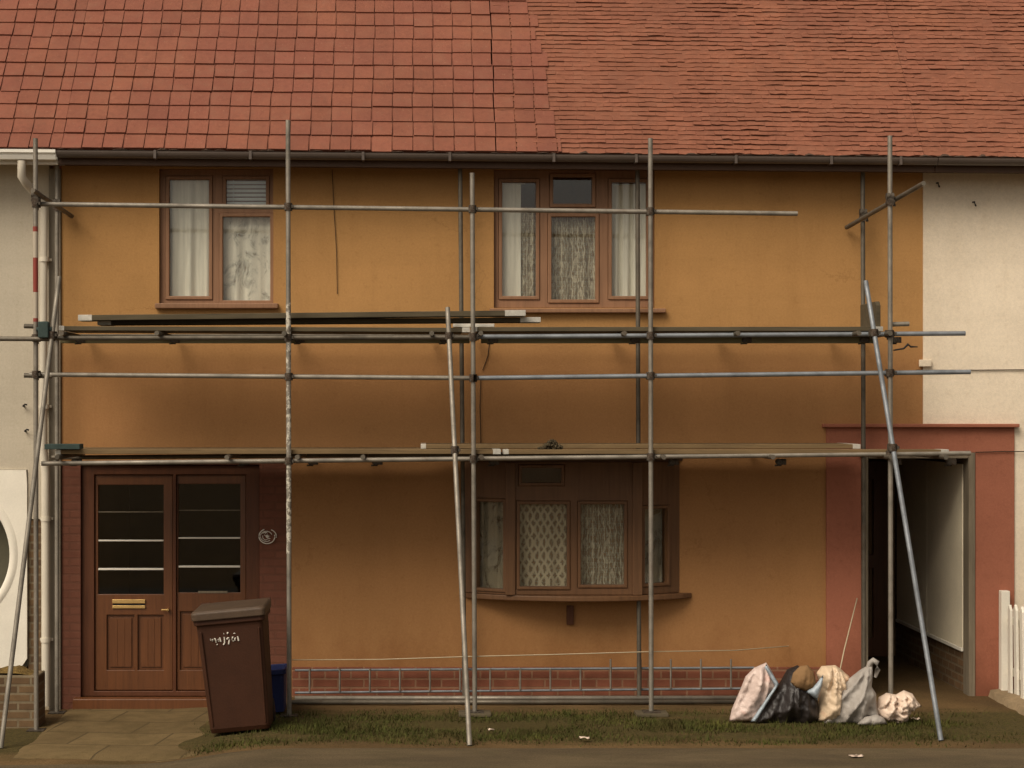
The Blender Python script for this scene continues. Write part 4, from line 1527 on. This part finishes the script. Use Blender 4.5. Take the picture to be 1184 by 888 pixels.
# wheelie bin
wb = thing('wheelie_bin', 'brown wheelie bin with white handwriting standing in front of the door', 'bin', (0, 0, 0))
def loft(b, rings, cap0=True, cap1=True, smooth=False):
    n = len(rings[0])
    vs = [p for r_ in rings for p in r_]
    fs = []
    for k in range(len(rings) - 1):
        for i in range(n):
            fs.append((k * n + i, k * n + (i + 1) % n, (k + 1) * n + (i + 1) % n, (k + 1) * n + i))
    if cap0: fs.append(tuple(range(n - 1, -1, -1)))
    if cap1: fs.append(tuple((len(rings) - 1) * n + i for i in range(n)))
    b.add(vs, fs, smooth)
def rrect(x0, x1, y0, y1, z, r=0.04, k=4):
    pts = []
    for cx, cy, a0 in ((x1 - r, y1 - r, 0), (x0 + r, y1 - r, 90), (x0 + r, y0 + r, 180), (x1 - r, y0 + r, 270)):
        for i in range(k + 1):
            a = R(a0 + 90 * i / k)
            pts.append((cx + r * math.cos(a), cy + r * math.sin(a), z))
    return pts
b = MB()
loft(b, [rrect(-.245, .245, -.24, .24, 0.02), rrect(-.25, .25, -.26, .25, 0.06), rrect(-.275, .275, -.325, .31, 0.90), rrect(-.278, .278, -.33, .315, 0.93), rrect(-.296, .296, -.35, .33, 0.935), rrect(-.296, .296, -.35, .33, 0.985)])
for u in (-.235, .235):                                     # moulded ribs down the front corners and a collar line
    b.add([(u * .93 - .009, -.258, .08), (u * .93 + .009, -.258, .08), (u * 1.02 + .009, -.330, .88), (u * 1.02 - .009, -.330, .88), (u * .93 - .006, -.270, .08), (u * .93 + .006, -.270, .08), (u * 1.02 + .006, -.342, .88), (u * 1.02 - .006, -.342, .88)],
          [(4, 5, 6, 7), (0, 4, 7, 3), (1, 2, 6, 5), (3, 7, 6, 2), (0, 1, 5, 4)])
b.build('body', M['bin'], wb, 0.006)
b = MB()
loft(b, [rrect(-.306, .306, -.372, .35, 0.975), rrect(-.308, .308, -.375, .36, 1.035), rrect(-.295, .295, -.355, .35, 1.052, .05), rrect(-.2, .2, -.25, .3, 1.058, .08)])
b.build('lid', M['bin_lid'], wb, 0.008)
b = MB()
b.path([(-.2, .33, .96), (-.2, .40, 1.0), (.2, .40, 1.0), (.2, .33, .96)], 0.016, 8)
b.build('handle', M['bin'], wb)
b = MB()
b.tube((.22, .36, 1.03), (.30, .36, 1.03), .03, 10)
b.build('hinge', M['bin'], wb)
b = MB()
b.tube((-.30, .36, 1.03), (-.22, .36, 1.03), .03, 10)
b.build('hinge', M['bin'], wb)
for s in (-1, 1):
    b = MB()
    b.tube((s * .20, .27, .10), (s * .255, .27, .10), 0.10, 20)
    wl = b.build('wheel', M['rubber'], wb, 0.01)
    b = MB()
    b.tube((s * .196, .27, .10), (s * .259, .27, .10), 0.05, 14)
    b.build('hub', M['bin'], wl)
# handwriting in white paint on the front: strokes traced in bin-front metres
b = MB()
def wr(pts, r=0.006):
    q = []
    for px, py in pts:
        u = (235 + px / 19.73 - 271.5) / 139.0
        v = 1.0 - 0.0 - (735 + py / 19.73 - 719) / 139.0
        # undo the lean of the bin
        z = 0.80 - (py - 350) / 19.73 / 139.0 - 0.1 * u
        yy = -.325 + (0.90 - z) * (0.065 / 0.84)
        q.append((u + 0.012, yy - .0035, z))
    b.path(q, r, 6)
wr([(225, 345), (228, 395)], .0022)
wr([(265, 360), (262, 395), (280, 405), (292, 375), (270, 360)], .0045)
wr([(312, 345), (335, 350), (350, 400), (345, 432)])
wr([(358, 476), (372, 486)], .0065)
wr([(420, 352), (398, 365), (402, 410), (420, 405)], .004)
wr([(432, 322), (444, 330), (450, 395), (462, 412)])
wr([(545, 305), (546, 380), (540, 440), (512, 484)], .0062)
wr([(540, 215), (542, 245)], .0022)
wr([(598, 360), (625, 325), (645, 322), (655, 370), (640, 415), (630, 470)], .0062)
wr([(612, 212), (640, 220)], .0095)
wr([(748, 300), (722, 325), (716, 365), (742, 402)])
wr([(800, 322), (780, 345), (782, 385)], .0062)
wr([(756, 228), (778, 214), (802, 228)], .003)
wr([(845, 290), (856, 330), (860, 388)], .007)
b.build('handwriting', M['white_metal'], wb)
bx, by = X(277.5, -2.0), -1.72
wb.location = (bx, by, GH(bx, by) + 0.004)
wb.rotation_euler = (0, R(-5.2), 0)

# blue recycling box
b = MB()
loft(b, [rrect(-.22, .22, -.17, .17, 0.0), rrect(-.245, .245, -.195, .195, .33), rrect(-.265, .265, -.215, .215, .335), rrect(-.265, .265, -.215, .215, .375), rrect(-.24, .24, -.19, .19, .375), rrect(-.215, .215, -.165, .165, .03)], True, True)
bb = tag(b.build('recycling_box', M['blue'], None, 0.005), 'dark blue plastic box standing behind the brown bin', 'box')
bb.location = (X(334, -1.1) - .26, -.95, GH(X(334, -1.1) - .26, -.95) + .03)
bb.rotation_euler = (0, R(-4), 0)

# ------------------------------------------------------------------ heap of rubbish
def sack(name, label, cat, poly, y, depth, m, wrinkle=0.02, seed=1, fold=9.0, lean=0.0, crisp=0.35):
    d = D0 + y
    s = d / F
    pts = [Vector((X(px, y), Z(py, y))) for px, py in poly]
    # smooth resample of the outline
    n = len(pts)
    bd = []
    for i in range(n):
        a, c = pts[i], pts[(i + 1) % n]
        k = max(1, int((c - a).length / 0.014))
        for j in range(k):
            bd.append(a.lerp(c, j / k))
    def inside(p):
        r_ = False
        j = n - 1
        for i in range(n):
            a, c = pts[i], pts[j]
            if (a.y > p.y) != (c.y > p.y) and p.x < (c.x - a.x) * (p.y - a.y) / (c.y - a.y) + a.x: r_ = not r_
            j = i
        return r_
    def dist(p):
        best = 9
        for i in range(n):
            a, c = pts[i], pts[(i + 1) % n]
            ab = c - a
            t = max(0, min(1, (p - a).dot(ab) / max(ab.length_squared, 1e-9)))
            best = min(best, (p - a - ab * t).length)
        return best
    x0, x1 = min(p.x for p in pts), max(p.x for p in pts)
    z0, z1 = min(p.y for p in pts), max(p.y for p in pts)
    inn = []
    st = 0.013
    rnd = random.Random(seed)
    x = x0
    while x < x1:
        z = z0
        while z < z1:
            p = Vector((x + rnd.uniform(-.004, .004), z + rnd.uniform(-.004, .004)))
            if inside(p) and dist(p) > 0.007: inn.append(p)
            z += st
        x += st
    allp = bd + inn
    nb = len(bd)
    res = delaunay_2d_cdt(allp, [(i, (i + 1) % nb) for i in range(nb)], [], 1, 1e-6)
    co, faces = res[0], res[2]
    ap = max(pts, key=lambda p: p.y)
    rmax = max([dist(p) for p in inn] + [0.02])
    fr, bk = [], []
    vs = []
    for p in co:
        dd = dist(p)
        t = min(1, dd / (rmax * 0.85))
        th = depth * (0.45 * math.sqrt(max(0, 1 - (1 - t) ** 2)) + 0.55 * t)
        q = Vector((p.x * fold, p.y * fold * 0.6, seed * 3.7))
        ang = math.atan2(p.x - ap.x, ap.y + 0.12 - p.y)         # creases fan out from the gathered top
        q2 = Vector((ang * 3.2, p.y * 1.6, seed * 1.9))
        w1 = (1 - 2.4 * abs(noise.noise(q))) * 0.6
        w2 = (1 - 3.0 * abs(noise.noise(q2 * 1.7))) * 1.1
        w3 = crisp * (1 - 3 * abs(noise.noise(q * 2.9 + Vector((5, 1, 0)))))
        w4 = 0.22 * noise.noise(q * 6.5)
        wv = wrinkle * (w1 + w2 + w3 + w4) * min(1, dd / .025)
        yy = y + lean * (p.y - z0)
        fr.append(len(vs))
        vs.append((p.x, yy - th - wv, p.y))
        if dd < 1e-4:
            bk.append(fr[-1])
        else:
            bk.append(len(vs))
            vs.append((p.x, yy + th * 0.8 + wv * .5, p.y))
    b = MB()
    fs = []
    for f in faces:
        fs.append([fr[i] for i in f][::-1])
        g_ = [bk[i] for i in f]
        fs.append(g_)
    b.add(vs, fs, True)
    o = b.build(name, m, None, origin=((x0 + x1) / 2, y, z0))
    return tag(o, label, cat, 'heap of rubbish by the passage')
yS = -1.55
sack('folded_sheet', 'pink and white folded sheet leaning at the left of the rubbish heap', 'sheet',
     [(843, 834), (846, 820), (856, 797), (862, 782), (872, 772), (886, 766), (892, 775), (900, 792), (886, 812), (872, 834)], yS - .02, 0.09, M['bag_pink'], 0.022, 1, 11)
sack('folded_sheet', 'thin pale sheet propped between the pink sheet and black sack', 'sheet',
     [(886, 768), (901, 791), (874, 835), (868, 834), (896, 793), (884, 772)], yS - .11, 0.015, M['bag_blue'], 0.004, 2, 8)
sack('rubbish_sack', 'black plastic sack slumped in the middle of the rubbish heap', 'sack',
     [(869, 836), (884, 812), (901, 790), (910, 774), (922, 769), (934, 776), (943, 792), (946, 812), (946, 830), (936, 838), (905, 838)], yS + .02, 0.17, M['bag_black'], 0.03, 3, 8)
sack('cushion', 'tan cushion bulging out over the black sack', 'cushion',
     [(914, 789), (917, 778), (925, 770), (934, 769), (941, 777), (944, 790), (941, 797), (932, 799), (921, 796)], yS - .14, 0.06, M['bag_tan'], 0.006, 4, 10)
sack('plastic_wrap', 'pale blue plastic wrap wedged beside the black sack', 'wrapping',
     [(932, 800), (944, 790), (952, 780), (951, 792), (945, 810), (940, 806)], yS - .16, 0.03, M['bag_blue'], 0.008, 5, 10)
sack('rubbish_sack', 'cream sack with orange stains standing behind the grey sack', 'sack',
     [(944, 834), (946, 815), (949, 795), (944, 778), (950, 770), (966, 769), (974, 775), (982, 782), (982, 810), (974, 830), (958, 836)], yS + .0, 0.13, M['bag_orange'], 0.03, 6, 10)
gs = thing('rubbish_sack', 'large grey sack peaking into a curled handle at the right of the heap', 'sack', P(985, 835, yS), 'heap of rubbish by the passage')
o = sack('sack_body', None, None,
     [(952, 838), (957, 822), (969, 801), (981, 785), (995, 774), (1004, 769), (1009, 768), (1009, 782), (1008, 794), (1013, 802), (1014, 818), (1018, 834), (1000, 838), (975, 837)], yS - .06, 0.12, M['bag_grey'], 0.028, 7, 7)
del o['group']
o.location = o.location - gs.location
o.parent = gs
b = MB()
hp = [P(1003, 776, yS - .06), P(1006, 767, yS - .07), P(1010, 763.5, yS - .09), P(1014, 766, yS - .1), P(1015, 774, yS - .1), P(1012, 783, yS - .09)]
b.path(hp, [.02, .026, .026, .024, .022, .012], 10)
b.build('handle', M['bag_grey'], gs)
sack('crumpled_bag', 'crumpled white plastic bag at the right end of the rubbish heap', 'bag',
     [(1013, 818), (1016, 806), (1025, 801), (1036, 803), (1045, 798), (1055, 802), (1060, 810), (1066, 817), (1057, 820), (1051, 828), (1049, 836), (1030, 837), (1019, 832), (1013, 824)], yS - .0, 0.11, M['bag_white'], 0.04, 8, 16, crisp=.8)
sack('paper_scrap', 'small flattened grey plastic scrap on the grass by the grey sack', 'scrap',
     [(990, 838), (1000, 829), (1014, 826), (1022, 830), (1026, 837), (1010, 840)], yS - .2, 0.03, M['bag_grey'], 0.01, 9, 14)
b = MB()
b.path([P(966, 800, -1.45), P(976, 752, -.9), P(991, 692, -.05)], 0.006, 6)
tag(b.build('garden_cane', M['pale_cable'], None, origin=P(966, 800, -1.45)), 'thin pale cane leaning from the rubbish heap onto the red surround', 'cane')

# scraps of litter on the grass
LG = 'paper scraps on the ground'
for lab_, px, py, sz in (('white paper scrap on the grass below the bow window', 676, 853, .045), ('small pale scrap on the grass by the middle sloping tube', 568, 844, .025), ('pale scrap lying just right of the white crumpled bag', 1058, 831, .04), ('pale scrap on the pavement in front of the rubbish heap', 990, 874, .05)):
    d = F * (ZC - .035) / (py - CY)
    x, y = (px - CX) * d / F, d - D0
    b = MB()
    vs = []
    for j in range(5):
        for i in range(6):
            q = Vector((i * .8, j * .8, px))
            vs.append((x + (i / 5 - .5) * sz * 1.8 + .4 * sz * noise.noise(q), y + (j / 4 - .5) * sz * 1.3 + .5 * sz * noise.noise(q + Vector((9, 2, 0))), .038 + .022 * noise.noise(q * 1.3)))
    b.add(vs, [(j * 6 + i, j * 6 + i + 1, (j + 1) * 6 + i + 1, (j + 1) * 6 + i) for j in range(4) for i in range(5)], True)
    o = b.build('paper_scrap', M['bag_white'], None, origin=(x, y, .03))
    o.modifiers.new('thickness', 'SOLIDIFY').thickness = 0.002
    tag(o, lab_, 'scrap', LG)

# grass and moss in the strip in front of the house
rnd = random.Random(11)
b = MB()
vs, fs = [], []
cnt = 0
while cnt < 26000:
    x = rnd.uniform(-2.0, 5.2)
    y = rnd.uniform(-2.84, -0.72)
    dn = noise.noise(Vector((x * .9, y * 2.0, 5))) + 0.55 * noise.noise(Vector((x * 3.3, y * 4, 9)))
    edge = min(sst(-2.84, -2.5, y), 1 - sst(-1.25, -0.75, y)) * sst(-2.0, -1.5, x) * (1 - sst(3.9, 5.2, x) * .9)
    if rnd.random() > (0.5 + dn * 0.9) * edge: continue
    h = rnd.uniform(.012, .034) * (0.7 + 0.6 * edge)
    if noise.noise(Vector((x * 5.1, y * 5.1, 21))) > .42: h *= rnd.uniform(1.3, 2.3)    # longer tufts
    a = rnd.uniform(0, 6.28)
    ln = rnd.uniform(.2, 1.1) * h
    wd = rnd.uniform(.0025, .005)
    dx, dy = math.cos(a), math.sin(a)
    z = GH(x, y) - .004
    i = len(vs)
    vs += [(x - dy * wd, y + dx * wd, z), (x + dy * wd, y - dx * wd, z), (x + dx * ln, y + dy * ln, z + h)]
    fs.append((i, i + 1, i + 2))
    cnt += 1
b.add(vs, fs)
tag(b.build('grass', M['grass']), 'short patchy dark grass growing in the strip before the house', None, kind='stuff')
